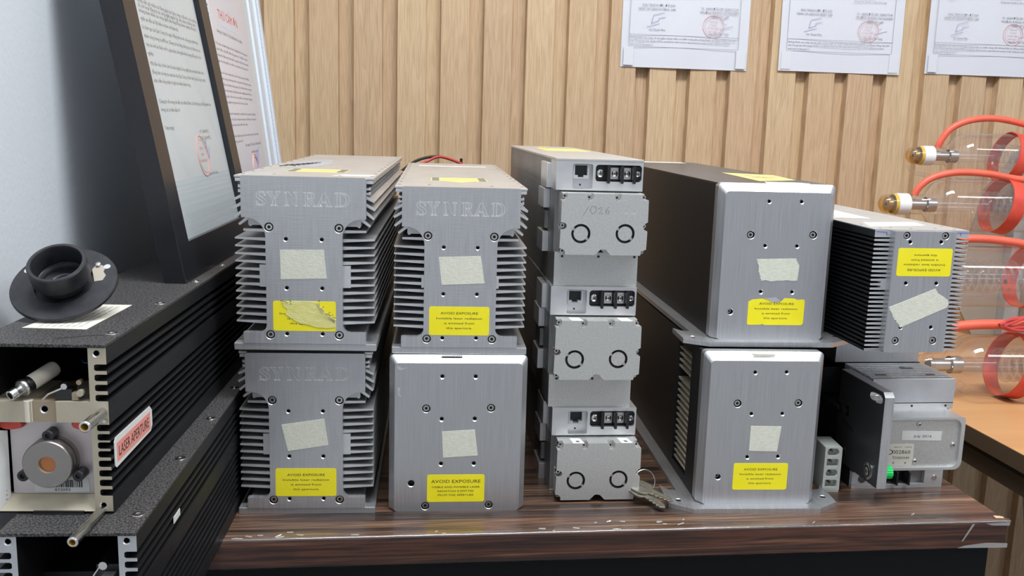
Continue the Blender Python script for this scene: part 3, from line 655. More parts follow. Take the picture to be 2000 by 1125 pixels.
# ================================================================== COMPACT LASERS (terminal blocks)
def notch_outline(dz=0):
    def u_top(x, z, r=2.6, d=2.8):
        return [(x+r, z), (x+r, z-d)]+[(x+r*math.cos(-a), z-d+r*math.sin(-a)) for a in (PI*.25, PI*.5, PI*.75)]+[(x-r, z-d), (x-r, z)]
    o = [(6.5, 27.6), (30.4, 27.6), (34.6, 32), (38.6, 32), (42.8, 27.6), (66.5, 27.6), (67.2, 31), (71, 32.4), (71.3, 46.8), (68.5, 48.2), (67.6, 50.4), (69.5, 53), (71.4, 54), (71.2, 71.2), (66.6, 71.6), (66, 75.6)]
    o += u_top(46.9, 75.6)+u_top(24.9, 75.6)
    o += [(7.4, 75.6), (7, 72.2), (5.2, 70.4), (2.6, 70), (2.4, 53)]+[(4+3.2*math.sin(a), 50+2.8*math.cos(a)) for a in (0, .6, 1.2, 1.8, 2.4, 3.1)]+[(2.3, 47.2), (2.0, 32.6), (4.6, 32), (6.4, 30.4)]
    return o
def compact_laser(label, loc, rz, bottom, extra):
    o = thing('laser_module', label, 'laser', loc, rz, 'compact lasers with terminal blocks')
    z0 = bottom; L_ = 370
    m = MB(); m.box(.8, 69, 0 if not bottom else 7.9, L_, z0, 27.4, 'dull_side', front='cast_plate'); m.box(.8, 69, 8, L_, 27.4, 76.8, 'dull_side'); m.box(.8, 69.2, 30, L_, 76.8, 99.8, 'dull_side'); m.build('body', o, bevel=.3)
    m = MB()
    hr = rrect(13.2, 29.2, 77.8, 97.6, 1.6); ht = rrect(31.4, 68.6, 84, 97.2, 2.6)
    m.plate(rect(0, 69.8, 76.8, 100), 'y', 0, 30, 'machined', polyholes=[(hr, 6, 'machined'), (ht, 8, 'black_plastic')]); cb = m.build('connector_block', o, bevel=.25)
    m = MB(); m.plate(rect(13.6, 26.2, 86, 97.2), 'y', 1.2, 6, 'cast_grey', polyholes=[([(15, 88.6), (17.4, 88.6), (17.4, 87), (22, 87), (22, 88.6), (25, 88.6), (25, 96.4), (15, 96.4)], 4.4, 'black_plastic')])
    j = m.build('network_jack', o)
    m = MB(); m.cyl((20.2, 5.9, 80.8), (0, -1, 0), .8, .2, 'hole_dark', 12); m.build('pin_hole', o)
    m = MB(); m.box(32, 68.2, 4, 8, 85, 96, 'black_plastic')
    for x in (41.4, 52.4, 62.2): m.prism(rrect(x-1.1, x+1.1, 82.8, 96.6, .5, 2), 'y', -3.2, 7, 'black_plastic')
    for x in (47.3, 57.4): m.box(x-3.2, x+3.2, 3.4, 5, 86, 95, 'steel')
    tb = m.build('terminal_block', o)
    for x, r in ((36, 3.1), (47.4, 2.4), (57.5, 2.4), (66.2, 2.5)): cross_screw(tb, x, 90.4, 3.4, r, 'terminal_screw')
    # cover with U notches, ring bosses
    m = MB()
    rings_ = [circ(18.5, 44.3, 7.6, 28), circ(53.6, 44.8, 7.6, 28)]
    m.cap([notch_outline()]+rings_, 'y', -17, 'cast_plate'); m.walls(notch_outline(), 'y', -17, -8, 'cast_plate'); 
    for (cx, cz), lp in zip(((18.5, 44.3), (53.6, 44.8)), rings_):
        m.walls(lp, 'y', -17, -12.6, 'steel'); m.cap([lp, circ(cx, cz, 5.7, 24)], 'y', -12.6, 'hole_dark'); m.walls(circ(cx, cz, 5.7, 24), 'y', -16.6, -12.6, 'steel'); m.cap([circ(cx, cz, 5.7, 24)], 'y', -16.6, 'cast_plate')
        for a in (2.6, 5.6): m.box(cx+6.6*math.cos(a)-.9, cx+6.6*math.cos(a)+.9, -15.9, -12.6, cz+6.6*math.sin(a)-1.1, cz+6.6*math.sin(a)+1.1, 'steel')
    back = [(4, 27.6), (33, 27.6), (36.6, 31), (40, 27.6), (69.6, 27.6), (69.6, 75.4), (4, 75.4)]
    m.prism(back, 'y', -8, 8, 'cast_plate'); cv = m.build('front_cover', o)
    for x, z in ((5.4, 73.2), (24.9, 72.4), (46.9, 72.4), (68.2, 73), (4.4, 50), (69.4, 50.4), (5, 30), (68.5, 30)): socket_screw(cv, x, z, -11.8, 1.9, 3.8)
    if not bottom:
        m = MB()
        for x in (7.1, 36.6, 66): m.cyl((x, .02, 24), (0, -1, 0), 1.1, .1, 'hole_dark', 14)
        m.build('screw_holes', o)
    # mounting brackets down the left side
    for a, b in ((59.5, 75.4), (23, 39.6)): MB().box(-4.5, .8, 36, 70, a, b, 'machined').build('side_bracket', o, bevel=.3)
    MB().box(-2.6, .8, 40, 70, 42, 57, 'dull_side').build('bracket_web', o, bevel=.3)
    MB().box(-3.4, 0.8, 30, 66, 76.4, 97, 'machined').build('side_cheek', o, bevel=.6)
    extra(o, cv)
    return o
def ex1(o, cv):
    m = MB()   # faint pencilled number on the cover
    for pts in ([(19.5, 58), (24, 66)], [(26.5, 60.5), (25, 63), (26.5, 66), (29.5, 65.5), (30, 62.5), (28, 60), (26.3, 60.6)], [(31.5, 63.8), (33.5, 65.2), (34.6, 63.6), (32, 60.4), (35.2, 60.6)], [(39.6, 65.8), (37.2, 62.6), (38, 60.2), (40.2, 60.6), (39.8, 62.6), (37.6, 62.4)]):
        m.tube([(x, -17.02, z) for x, z in pts], .16, 'grey_ink', seg=4)
    for pts in ([(45, 61), (47, 65)], [(52, 64), (54, 65), (54, 62), (51.5, 60.5), (55, 60.6)], [(58, 64), (60, 65), (60, 62), (57.5, 60.5), (61, 60.6)]):
        m.tube([(x, -17.0, z) for x, z in pts], .10, 'cast_grey', seg=4)
    m.build('pencil_mark', cv)
    m = MB(); m.prism([(33, 46), (36.5, 46), (36.5, 55.6), (33, 55.6)], 'x', 0, 1, 'label_white'); m = MB(); m.box(3.75, 3.98, -7, 2, 39, 48.5, 'label_white')
    m.box(3.65, 3.75, -5.6, .6, 41, 46.6, 'red_ink'); m.build('side_sticker', cv)
    MB().box(-.4, 70, -.3, 372, 100, 101.8, 'dusty_cover').build('top_lid', o, bevel=.3)
    m = MB(); m.box(18, 62, 190, 285, 101.8, 102, 'faded_yellow'); m.tube([(20, 268, 102.3), (24, 275, 103.6), (30, 270, 102.4)], .5, 'faded_yellow', seg=5); m.build('caution_label', o)
def stick(cv, red):
    for x0 in (15.5, 55):
        m = MB(); z = 75.45
        m.prism([(x0, -16.2), (x0+9, -16.4), (x0+7, -4), (x0-1.5, -3.8)], 'z', z, z+.2, 'label_white')
        if red:
            for k in range(4): m.box(x0+.6, x0+6.4, -14.6+k*2.4, -13.9+k*2.4, z+.2, z+.24, 'stamp_red')
        else: m.prism([(x0+3, -14), (x0+6, -14), (x0+5, -10), (x0+2.4, -10.5)], 'z', z+.2, z+.26, 'grey_ink')
        m.build('small_sticker', cv)
def ex2(o, cv):
    stick(cv, True); m = MB(); m.box(3.75, 3.98, -7, 2, 38, 50, 'label_white'); m.box(3.65, 3.75, -5.6, .6, 40, 48, 'red_ink'); m.build('side_sticker', cv)
def ex3(o, cv): stick(cv, False); m = MB(); m.box(3.75, 3.98, -7, 4, 33, 49, 'label_white'); m.build('side_sticker', cv)
compact_laser('top laser of the narrow middle stack, pencilled number on its cover', (.2793, .0803, .1744), -.020, 0, ex1)
compact_laser('middle laser of the narrow stack, two red and white stickers on its cover ledge', (.2777, .0761, .0744), -.025, 0, ex2)
E3 = compact_laser('bottom laser of the narrow stack, standing on the desk beside the keys', (.2819, .0724, -.0256), -.015, 25.7, ex3)
# ================================================================== KEYS
kt = thing('key_bunch', 'two small worn nickel keys on a split ring on the desk edge', 'keys', (.357, .05, 0))
def key(name, z, ang, dx, dy):
    m = MB(); T = Matrix.Translation((dx, dy, z)) @ Matrix.Rotation(ang, 4, 'Z'); m.T = Matrix.Rotation(.22, 4, 'X') @ T @ Matrix.Scale(1.05, 4)
    out = [(2.4, 6), (6, 8.6), (11, 9.2), (16, 7.4), (18, 3), (17.6, -3), (15, -7.4), (10, -9), (5, -8.4), (1.6, -5), (.4, 0)]
    bow = rrect(-10, 8.5, -7.6, 7.6, 6.4, 5)
    blade = [(7.5, 3.4), (24, 3.2), (27, 1), (25.4, -1.2), (24, -2.6), (22.6, -1.6), (21, -3), (19.4, -1.8), (17.6, -3.2), (15.8, -2), (14, -3.3), (12, -2.2), (10, -3.2), (7.5, -3.4)]
    m.prism(bow, 'z', 0, 1.5, 'key_nickel', holes=[circ(-5.2, 2.4, 1.6, 12)]); m.prism(blade, 'z', .15, 1.35, 'key_nickel')
    m.box(8, 24.5, .5, 1.3, 1.35, 1.6, 'key_nickel'); m.box(-3, 3, -1, 1, 1.5, 1.7, 'steel')
    return m.build(name, kt, bevel=.2)
key('key', 7.2, -1.05, -3.5, 6.5); key('key', 9.2, -.78, -1.5, 8)
m = MB(); c = Vector((2, 12, 14.5)); e1 = Vector((.96, -.1, .25)).normalized(); n_ = Vector((.15, -.85, .35)).normalized(); e1 = (e1-n_*e1.dot(n_)).normalized(); e2 = n_.cross(e1)
pts = [c+(e1*math.cos(a*PI/16)+e2*math.sin(a*PI/16))*9.2+n_*(a*.028) for a in range(0, 52)]
m.tube(pts, .42, 'steel', seg=8); m.build('split_ring', kt, smooth=True)
# ================================================================== WHITE PIN CONNECTOR
t = thing('pin_connector', 'white four-pin plastic connector standing between the vented laser and the optics block', 'connector', (.5150, .066, 0), -.10)
m = MB(); hs = [rrect(3, 13, 4.5+k*9.3, 11+k*9.3, 3) if k % 2 else rrect(3, 13, 4.5+k*9.3, 11+k*9.3, 1) for k in range(4)]
m.plate(rrect(1, 15.5, 1.6, 40, .8, 2), 'y', 0, 28, 'white_plastic', polyholes=[(h, 7, 'white_plastic') for h in hs]); m.box(1.2, 15.3, .2, 26, 0, 1.8, 'white_plastic'); m.build('shell', t, bevel=.3)
for k in range(4): MB().cyl((7.5, 7, 8+k*9.3), (0, -1, 0), 1.1, 5, 'dark_steel', 10).build('pin', t)
# ================================================================== FINNED BLACK LASER WITH BRIGHT FRONT
H = thing('laser_module', 'black finned laser with bright fin ends and an upside-down yellow label, right side', 'laser', (.5200, .0260, .1338), -.006)
m = MB(); LH = 300
m.box(12.4, 64, 0, LH, 0, 95.2, 'black_anodised', front='machined'); m.box(0, 77.4, 0, LH, 89.8, 95.2, 'black_anodised', front='machined'); 
for k in range(26):
    z = 87.6-3.46*k
    m.prism([(12.5, z+1.1), (0, z+.75), (0, z-.75), (12.5, z-1.1)][::-1], 'y', 0, LH, 'black_anodised', capm='machined')
    m.prism([(63.9, z-1.3), (77.4, z-.45), (77.4, z+.45), (63.9, z+1.3)], 'y', 0, LH, 'black_anodised', capm='machined')
m.box(8.2, 12.4, -.8, 4, 49, 57.5, 'machined'); m.box(0, 12.4, 0, LH, 0, 1.4, 'black_anodised', front='machined')
m.build('heat_sink', H)
MB().box(.1, 77.3, .2, LH, 95.2, 95.9, 'dusty_cover', front='machined').build('top_cover', H)
m = MB()
for pts in ([(1, 94.2), (9.6, 93.8), (9.6, 91.6)], [(64.5, 94), (77, 94.2), (70, 94), (70.3, 92)]): m.tube([(x, -.05, z) for x, z in pts], .3, 'blue_ink', seg=5)
m.build('blue_marks', H)
m = MB()
hs = [(21.8, 92.2), (53.2, 92.4), (20.9, 9.9), (51.9, 10)]; hh = [(25.1, 87.3), (50.3, 87.6), (24.9, 55.3), (49.9, 55.4), (24.2, 20.6), (49.3, 20.6)]
m.plate([(12.0, .6), (61.6, .6), (62.2, 95.4), (12.4, 95.4)], 'y', -8, -.05, 'brushed_vertical', holes=[(x, z, 2.9, 3.2, .25, 'hole_dark') for x, z in hs]+[(x, z, 1.4, 4.4, .5, 'hole_dark') for x, z in hh]); m.build('front_plate', H, bevel=.15)
for x, z in hs: socket_screw(H, x, z, -7.2, 2.35)
warning(H, 16, 60.2, 60.9, 82.6, -8, rot=True)
def arc_tape():
    pts = [(12.9, 36.4), (49.4, 51.2), (52, 47.6), (56, 45.4), (60, 43.0), (61.6, 39.6), (60.6, 36.6), (23.6, 20.4), (21, 24.2), (17, 28.6), (14.6, 33)]
    tape_piece(H, pts, -8, (7, 8, 9, 10))
arc_tape()
m = MB(); m.prism([(6, 20), (60, 34), (66, 60), (16, 52)], 'z', 95.9, 96.05, 'label_white'); m.build('paper_label', H)
m = MB(); m.prism([(8, 92), (40, 86), (44, 170), (14, 190)], 'z', 95.9, 96.05, 'label_white')
for k in range(9): m.prism([(10+k*3, 96+k*9), (18+k*2.4, 99+k*8), (16+k*2.6, 103+k*8), (10+k*2.8, 100+k*9)], 'z', 96.05, 96.1, 'cast_grey')
m.build('shredded_sticker', H)
m = MB()
for x, y in ((8, 8), (20, 14), (34, 9), (56, 12), (70, 9), (72, 30), (6, 34)): m.rings((x, y, 95.9), (0, 0, 1), [(1.3, 0), (1.3, .25), (0, .4)], 'steel', 12)
m.build('cover_screws', H)
# ================================================================== BRUSHED BOX UNDER IT
J = thing('laser_module', 'plain brushed metal box wedged between the black finned laser and the optics block', 'laser', (.5600, .1500, .0920), 0)
m = MB(); m.plate(rect(0, 82, 0, 41.2), 'y', 0, 3, 'brushed_vertical', holes=[(6.5, 24, 2.6, 1.2, .3, 'dark_steel'), (75, 24, 2.6, 1.2, .3, 'dark_steel')]); m.build('front_plate', J, bevel=.2)
MB().box(1, 81, 3, 240, 0, 41.2, 'dull_side').build('body', J, bevel=.5)
for x in (6.5, 75): socket_screw(J, x, 24, .6, 2.0, .6)
# ================================================================== OPTICS BLOCK
K = thing('optics_block', 'silver optics block with ribbed heat sink, dated label and upright side plate', 'laser part', (.567, .070, 0), 0)
m = MB()
sl = [(3.4+ (y_)*1.0, z_) for y_, z_ in []]
through = rrect(9.5, 24.5, 72.8, 77.6, 2.2)+[]
keyslot = [(4.5+4*math.cos(a), 77+3.6*math.sin(a)) for a in []]
kshape = [(-37.2, 89.5), (-35, 87.4), (-30.6, 86.6), (-27.4, 86.2), (-25.8, 87.4), (-22.4, 86.6), (-19, 87), (-16.6, 89), (-17.2, 91.6), (-20, 93), (-27, 93.6), (-33.4, 93.6), (-36.6, 91.8)]
m.prism([(-40.2, 17), (35.5, 17), (35, 97.2), (-37, 97.2), (-40.2, 94)], 'x', -23, -15, 'machined', holes=[kshape], capm='grey_anodised')
sp = m.build('side_plate', K, bevel=.3)
m = MB(); m.box(-22.95, -14.95, -40.6, -40.2, 17, 93.8, 'brushed'); m.prism([(-40.6, 93.8), (-40.2, 93.9), (-37, 97.1), (-37.1, 97.6)], 'x', -22.95, -14.95, 'machined'); m.box(-22.95, -14.95, -37, 35, 97.21, 97.6, 'brushed'); m.build('plate_edge', sp)
for y, z in ((31.5, 63.6), (18.5, 64.6), (31.5, 27.5), (19, 27.9)):
    m = MB(); m.rings((-23.02, y, z), (1, 0, 0), [(0, .1), (2.2, .1), (2.2, 0), (4, 0), (4, -.35), (4.4, -.35), (4.4, .02)], ['hole_dark', 'dark_steel', 'dark_steel', 'dark_steel', 'dark_steel', 'dark_steel'], 20); m.build('counterbore', sp)
m = MB(); lp = [(4, 51), (7, 49), (25, 53), (28, 55.4), (25, 57), (7, 53.6)]; m.prism(lp, 'x', -23.2, -22.98, 'hole_dark'); m.build('side_slot', sp)
m = MB(); m.rings((-23, -25.3, 26.5), (-1, 0, 0), [(7.6, 0), (7.6, .8), (7.0, 1.2), (5, 1.2), (5, .2), (3.8, .2), (3.8, 1.6), (3, 1.8), (1.6, 1.8), (1.6, .6), (0, .6)], ['steel']*3+['dark_steel']*3+['steel']*3+['hole_dark'], 28); m.build('pivot_boss', sp, smooth=True)
m = MB()
m.plate(rrect(-14.9, 76.2, 16.3, 63.6, 1.5, 4, rs=(1, 7, 3, 1)), 'y', 0, 26, 'machined', polyholes=[(rrect(-12, 72.8, 18.6, 61.8, 6, 5, rs=(1, 7, 7, 1)), 2.2, 'cast_plate')]); m.box(2, 76, 26, 80, 16.3, 63.4, 'black_anodised')
bx = m.build('housing', K, smooth=True)
for x, z in ((34.6, 57.3), (67.8, 38.4), (34, 24.1)): cross_screw(bx, x, z, 2.2, 2.1)
m = MB(); m.prism([(20.2, 51.4), (56.6, 50.4), (56.3, 42.2), (19.8, 43.2)], 'y', 1.95, 2.2, 'label_white'); m.text('July 2016', (30.6, 1.94, 45.6), (1, 0, -.02), (0, 0, 1), 2.2, 'ink', width=16.5, shear=.15, off=.05); m.build('date_label', bx)
m = MB(); m.prism(rrect(8.6, 32.2, 20, 39.6, 1.5, 3), 'y', 1.95, 2.2, 'label_cream'); R, U = (1, 0, -.02), (0, 0, 1)
m.text('002860', (12.8, 1.94, 31.0), R, U, 3.4, 'ink', width=16.4, off=.05); m.text('TD003549', (13.0, 1.94, 26.3), R, U, 2.2, 'ink', width=15.6, off=.05); m.text('SERIAL NO.', (14, 1.94, 36.6), R, U, .8, 'ink', width=7, off=.05); m.text('COMPLETE', (24, 1.94, 36.4), R, U, .8, 'ink', width=6, off=.05)
m.text('+', (13.5, 1.94, 21.2), R, U, 3.2, 'ink', off=.05); m.text('+', (24.5, 1.94, 21.0), R, U, 3.2, 'ink', off=.05); m.text('D', (8.8, 1.94, 30.2), R, U, 5, 'ink', off=.05); m.build('serial_label', bx)
m = MB(); m.box(1.8, 78.8, 25, 28.4, 68.6, 90.6, 'cast_grey'); m.box(1.8, 78.8, 25, 80, 63.6, 69.5, 'machined')
for k in range(14): y = 30.4+k*3.6; m.box(1.8, 78.6, y, y+.9, 69.5, 91.4, 'brushed')
m.build('ribbed_heat_sink', K, bevel=.12)
m = MB()
for x in (40, 71.8): m.cyl((x, 25.02, 66.4), (0, -1, 0), 1.1, .1, 'hole_dark', 12)
m.prism([(46, 58), (58, 58), (58, 62), (52, 62), (50, 66), (46, 62)], 'z', 91.42, 91.6, 'hole_dark'); m.box(10, 20, 36, 40, 91.42, 91.6, 'hole_dark'); m.box(58, 66, 36, 40, 91.42, 91.6, 'hole_dark'); m.build('mounting_holes', K)
m = MB(); m.box(-22, 2, 1.2, 6, 0, 3.8, 'machined'); m.box(2, 61, 1.2, 76, 0, 3.8, 'machined'); m.box(-22, 0, 1.2, 6, 3.8, 15, 'cast_grey'); m.box(-21.9, 1.9, 6.2, 300, 0, 26, 'black_anodised'); m.box(-22, 1.9, 84, 300, 26, 86, 'black_anodised'); m.box(1.9, 77, 80, 330, 0, 91.6, 'black_anodised'); m.box(2, 60, 20, 80, 3.8, 16.2, 'black_anodised'); m.box(-22, 2, 26, 84, 26, 62, 'black_anodised'); m.build('base', K, bevel=.2)
for z in (34, 44, 54): MB().box(-22.5, -22.0, 84, 300, z, z+.8, 'dull_side').build('rail_groove', K)
m = MB(); m.rings((-13, 1.1, 9), (0, -1, 0), [(3.6, 0), (3.6, .3), (2, .3), (2, .1), (0, .1)], 'dark_steel', 18); m.build('clamp_screw', K)
m = MB(); m.box(44, 61, 1, 20, 3.8, 16.2, 'machined'); m.box(30, 44, 6, 20, 3.8, 16.2, 'dull_side'); rb = m.build('connector_blocks', K, bevel=.3); socket_screw(rb, 53.4, 9.2, .4, 2.4, 1)
m = MB(); m.box(11, 30, 9, 18, 3.8, 15, 'black_plastic'); m.prism(rrect(3.6, 16.2, 0, 16, 1)[::-1], 'x', 17.2, 18.6, 'black_plastic') if 0 else None
for x in (16.6, 27.6): m.box(x, x+1.8, -2.5, 14, 3.6, 15.6, 'black_plastic')
tb = m.build('terminal_block', K, bevel=.4)
cross_screw(tb, 23, 9.4, 9, 2.4, 'terminal_screw'); cross_screw(tb, 13.2, 9.4, 9, 2.4, 'terminal_screw')
m = MB(); n = 18; prof = [(13.6+(.25 if 0 else 0), 0)]
lp = [((6.3+(.35 if i % 2 else 0))*math.cos(2*PI*i/(2*n)), (6.3+(.35 if i % 2 else 0))*math.sin(2*PI*i/(2*n))) for i in range(2*n)]
m.prism([(-27+a*.85, 26+b*.85) for a, b in lp], 'x', -14.9, -4.5, 'green_plastic'); m.build('green_cap', K, label='bright green ribbed cap')
# ================================================================== BLACK FINNED HOUSINGS AT LEFT
HW = 68; HZ = 92.3
SL = [79.9, 74.5, 69.1, 63.7, 47.6, 42.5, 38.0, 33.2, 28, 22.7, 17.4, 12.1]
def wall_outline(mir=False):
    p = [(-9.2, 1.6), (0, 1.6)]
    for z in sorted(SL):
        hh_ = 1.75
        p += [(0, z-hh_), (-5.4, z-hh_), (-6.3, z-hh_+.6), (-6.3, z+hh_-.6), (-5.4, z+hh_), (0, z+hh_)]
    p += [(0, 90.4), (-9.2, 90.4)]
    return p if not mir else [(-HW-x, z) for x, z in p][::-1]
def pin(parent, x, z, y0, ln, r=3.0, name='hollow_pin'):
    m = MB(); m.rings((x, y0, z), (0, -1, 0), [(0, -2), (r*.86, -2), (r*.86, ln*.5), (r, ln*.52), (r, ln-.6), (r-.6, ln), (r-1.1, ln), (r-1.1, ln-9), (0, ln-9)], ['steel']*6+['amber_resin']+['hole_dark'], 22); return m.build(name, parent, smooth=True)
def housing(label, loc, rz, cap, upper):
    o = thing('laser_housing', label, 'laser', loc, rz, 'black finned laser housings'); L_ = 780
    for mir in (False, True):
        m = MB(); out = wall_outline(mir); hx = -5 if not mir else -HW+5
        m.plate(out, 'y', 0, L_, 'black_anodised', capm=cap, holes=[(hx, 87.4, 1.5, 5, .5, 'hole_dark'), (hx, 4.9, 1.3, 5, .5, 'hole_dark')]); 
        sw = m.build('finned_wall', o)
    m = MB(); m.box(-HW, 0, -.8, L_, 90.4, HZ, 'black_dusty'); m.build('top_plate', o, bevel=.3)
    m = MB(); m.box(-HW, 0, 1, L_, .0, 1.6, 'black_anodised'); m.build('bottom_plate', o)
    m = MB(); m.box(-HW+9.2, -9.2, 240, 243, 1.6, 90.4, 'black_anodised'); m.build('inner_bulkhead', o)
    for y in ((25, 109, 191, 268, 345, 420) if upper else (22, 105.6, 184.4, 262, 340)):
        m = MB(); m.rings((-5.6, y, HZ), (0, 0, 1), [(0, .05), (1.2, .05), (1.4, .35), (3.2, .35), (3.4, .0)], ['hole_dark', 'steel', 'steel', 'steel'], 20); m.build('countersunk_screw', o)
    return o
Q = housing('black finned housing with grey open end, lying on the desk under the other housing', (.0247, -.1857, 0), -.0400, 'cast_grey', False)
m = MB(); m.box(-24, -10, 10, 40, 56, 70, 'black_plastic'); m.box(-20, -14, 4, 12, 58, 66, 'cast_grey'); m.cyl((-18, 6, 73), (0, -1, 0), 2.2, 4, 'steel', 14); m.cyl((-12, 3, 64), (0, -1, 0), 2.4, 4, 'cream_metal', 14); m.tube([(-30, 2, 52), (-24, 6, 66), (-20, 10, 72)], .5, 'steel', seg=6); m.build('inner_clamp', Q)
m = MB(); m.box(-HW+9.2, -9.2, 30, 240, 1.6, 56, 'black_anodised'); m.build('inner_floor', Q)
for x in (-HW+5,): pass
MB().box(-.1, .35, 66, 79, 67, 71, 'label_white').build('paint_chip', Q)
Pp = housing('black finned housing with cream open end, lens aperture and a leaning picture frame on top', (.0073, -.1628, .0923), -.0600, 'cream_metal', True)
m = MB(); m.box(-HW+9.2, -39.2, 0, 40, 50.3, 61.6, 'cream_metal'); m.box(-26.6, -9.2, 0, 40, 50.3, 61.6, 'cream_metal'); m.plate(rect(-39.2, -26.6, 50.3, 61.4), 'y', 1.2, 40, 'tan_metal', holes=[(-33, 57, 1.6, 5, .6, 'hole_dark')]); m.cyl((-41.2, 2.0, 50.3), (0, 0, 1), 2.4, 11.4, 'cream_ceramic', 18); m.build('cross_bar', Pp, bevel=.2)
m = MB(); m.plate(rrect(-53.6, -9.4, 8.8, 50.2, .6, 2), 'y', 7, 10, 'pinkish_plate', holes=[(-31.5, 28.2, 5, 2.5, 0, 'hole_dark')]); pl = m.build('aperture_plate', Pp)
m = MB(); m.prism([(0, 1.6), (10, 1.6), (10, 8.6), (7, 8.6)], 'x', -HW+9.2, -9.2, 'cream_metal'); m.build('sloped_sill', Pp)
m = MB(); m.quad([(-41, -1, .6), (-15, -1, .6), (-15, 2.2, 3.6), (-41, 2.2, 3.6)], 'hole_dark'); m.box(-41, -15, -.9, .6, -.0, 1.9, 'black_plastic'); m.build('black_tape', Pp)
m = MB(); c = (-31.6, 7, 28.2)
m.rings(c, (0, -1, 0), [(13, 0), (13, 3), (12.1, 3), (12.1, 5), (12.8, 5), (12.8, 9), (12.3, 9.6), (4.5, 9.6), (4.3, 7.5), (0, 7.0)], ['turned_steel']*7+['tan_metal', 'amber_glass'], 48); m.build('lens_ring', Pp, smooth=True, label='turned steel ring with an amber lens')
for x, z in ((-31.5, 43), (-45.4, 21), (-17.2, 21)):
    m = MB(); m.rings((x, 7, z), (0, -1, 0), [(3.0, 0), (3.0, 7), (2.6, 7.4), (1.4, 7.4), (1.4, 6), (0, 6)], ['black_plastic']*3+['hole_dark']*2, 18); m.build('black_screw', Pp, smooth=True)
m = MB(); m.prism(rrect(-42.6, -14.4, 9.6, 17.4, .8, 2), 'y', 6.8, 7, 'label_white'); x = -38
random.seed(3)
while x < -18.5:
    w_ = random.choice((.25, .4, .7)); m.box(x, x+w_, 6.72, 6.8, 12.2, 16.4, 'ink'); x += w_+random.choice((.25, .4, .5))
m.text('873093', (-28.4, 6.78, 10.1), (1, 0, 0), (0, 0, 1), 1.5, 'ink', width=8, align='C', off=.05); m.build('barcode_label', Pp)
m = MB(); m.quad([(-HW+9.4, -.6, 1), (-54.6, 5.6, 7.5), (-54.2, 5.6, 44), (-HW+9.4, -.6, 46)], 'label_white')
for k in range(16):
    z = 6+k*2.4; m.quad([(-58, .6, z), (-55.6, 3.9, z+.2), (-55.6, 3.9, z+1.1), (-58, .6, z+.9)], 'pale_ink')
m.build('side_panel_label', Pp)
for x in (-52, -14.5):
    m = MB(); m.T = Matrix.Translation((x, 5, 47.6)) @ Matrix.Diagonal((1, .6, .42, 1)); m.rings((0, 3, 0), (0, -1, 0), [(0, 0), (6.5, 0), (7, 2), (6, 5), (0, 5.5)], 'red_rubber', 20); m.build('red_seal', Pp, smooth=True)
m = MB(); m.T = Matrix.Translation((-47.2, -4.0, 65.6))
d_ = Vector((13.5, 24, 9.0)).normalized()
m.rings((0, 0, 0), d_, [(0, 4), (1.9, 4), (1.9, 0), (2.7, 0), (2.9, .6), (2.7, 1.2), (2.9, 1.8), (2.7, 2.4), (2.9, 3), (2.7, 3.6), (2.7, 7), (4.4, 7), (4.6, 7.5), (4.6, 9.2), (4.3, 9.6), (3.9, 9.6), (3.9, 12.5), (4.2, 12.5), (4.2, 27), (3.6, 28.6), (0, 28.8)], ['hole_dark']+['steel']*13+['steel', 'black_plastic', 'black_plastic']+['cream_ceramic']*3, 26); m.build('coaxial_plug', Pp, smooth=True, label='cream coaxial plug with threaded steel end')
m = MB(); m.box(-27.4, -19, 2, 9, 61.8, 67.6, 'black_plastic'); m.cyl((-22, 3, 69.6), (0, -1, 0), 1.6, 3, 'steel', 14); m.tube([(-33, 0, 62.5), (-30, 0, 65.5), (-22, 2, 69)], .5, 'steel', seg=6); m.box(-18.6, -15.4, 1, 6, 62, 66, 'tan_metal'); m.cyl((-14.2, 3, 66), (0, -1, 0), 1.8, 3, 'cream_metal', 14); m.cyl((-15.6, 6, 71), (0, -1, 0), 1.4, 3, 'tan_metal', 10); m.build('limit_switch', Pp)
m = MB(); m.tube([(-24, 30, 76), (-18, 20, 77), (-12, 26, 78.5), (-9.3, 30, 79)], .35, 'blue_ink', seg=6, smooth=4); m.build('thin_wire', Pp)
pin(Pp, -3.2, 56, 0, 24); pin(Pp, -6.0, 2.3, -2, 37, 2.7); pin(Pp, -HW+6, 2.3, -2, 28, 2.7)
m = MB(); m.cyl((-1.4, 0, 52), (0, -1, 0), .9, 3, 'steel', 10); m.build('small_stud', Pp)
# side sticker
m = MB(); m.prism([(4.8, 25.2), (6.8, 23.4), (63.5, 24.6), (66.6, 27.6), (66.6, 36.6), (63, 39.8), (7, 40), (4.8, 38)], 'x', 0.02, .35, 'label_white'); m.box(.35, .4, 8, 63, 26, 36.6, 'label_pink')
m.text('LASER APERTURE', (.42, 11, 28.4), (0, 1, 0), (0, 0, 1), 6, 'ink', width=49, off=.06); m.build('aperture_sticker', Pp)
m = MB(); m.prism([(-57, 35), (-22, 33), (-20.5, 102), (-48, 102)], 'z', HZ+.02, HZ+.2, 'label_cream')
for k in range(7):
    m.text('Sản phẩm kiểm định theo tiêu chuẩn', (-27+(k*-3.6), 38, HZ+.22), (.02, 1, 0), (-1, 0, 0), 1.6, 'pale_ink', width=58, off=.05)
m.build('top_sticker', Pp)
m = MB(); m.prism([(-30, 12), (-16, 20), (-5, 22), (-5, 20), (-15, 17.6), (-28, 9.6)], 'z', HZ, HZ+.04, 'hole_dark'); m.build('scuff_mark', Pp)
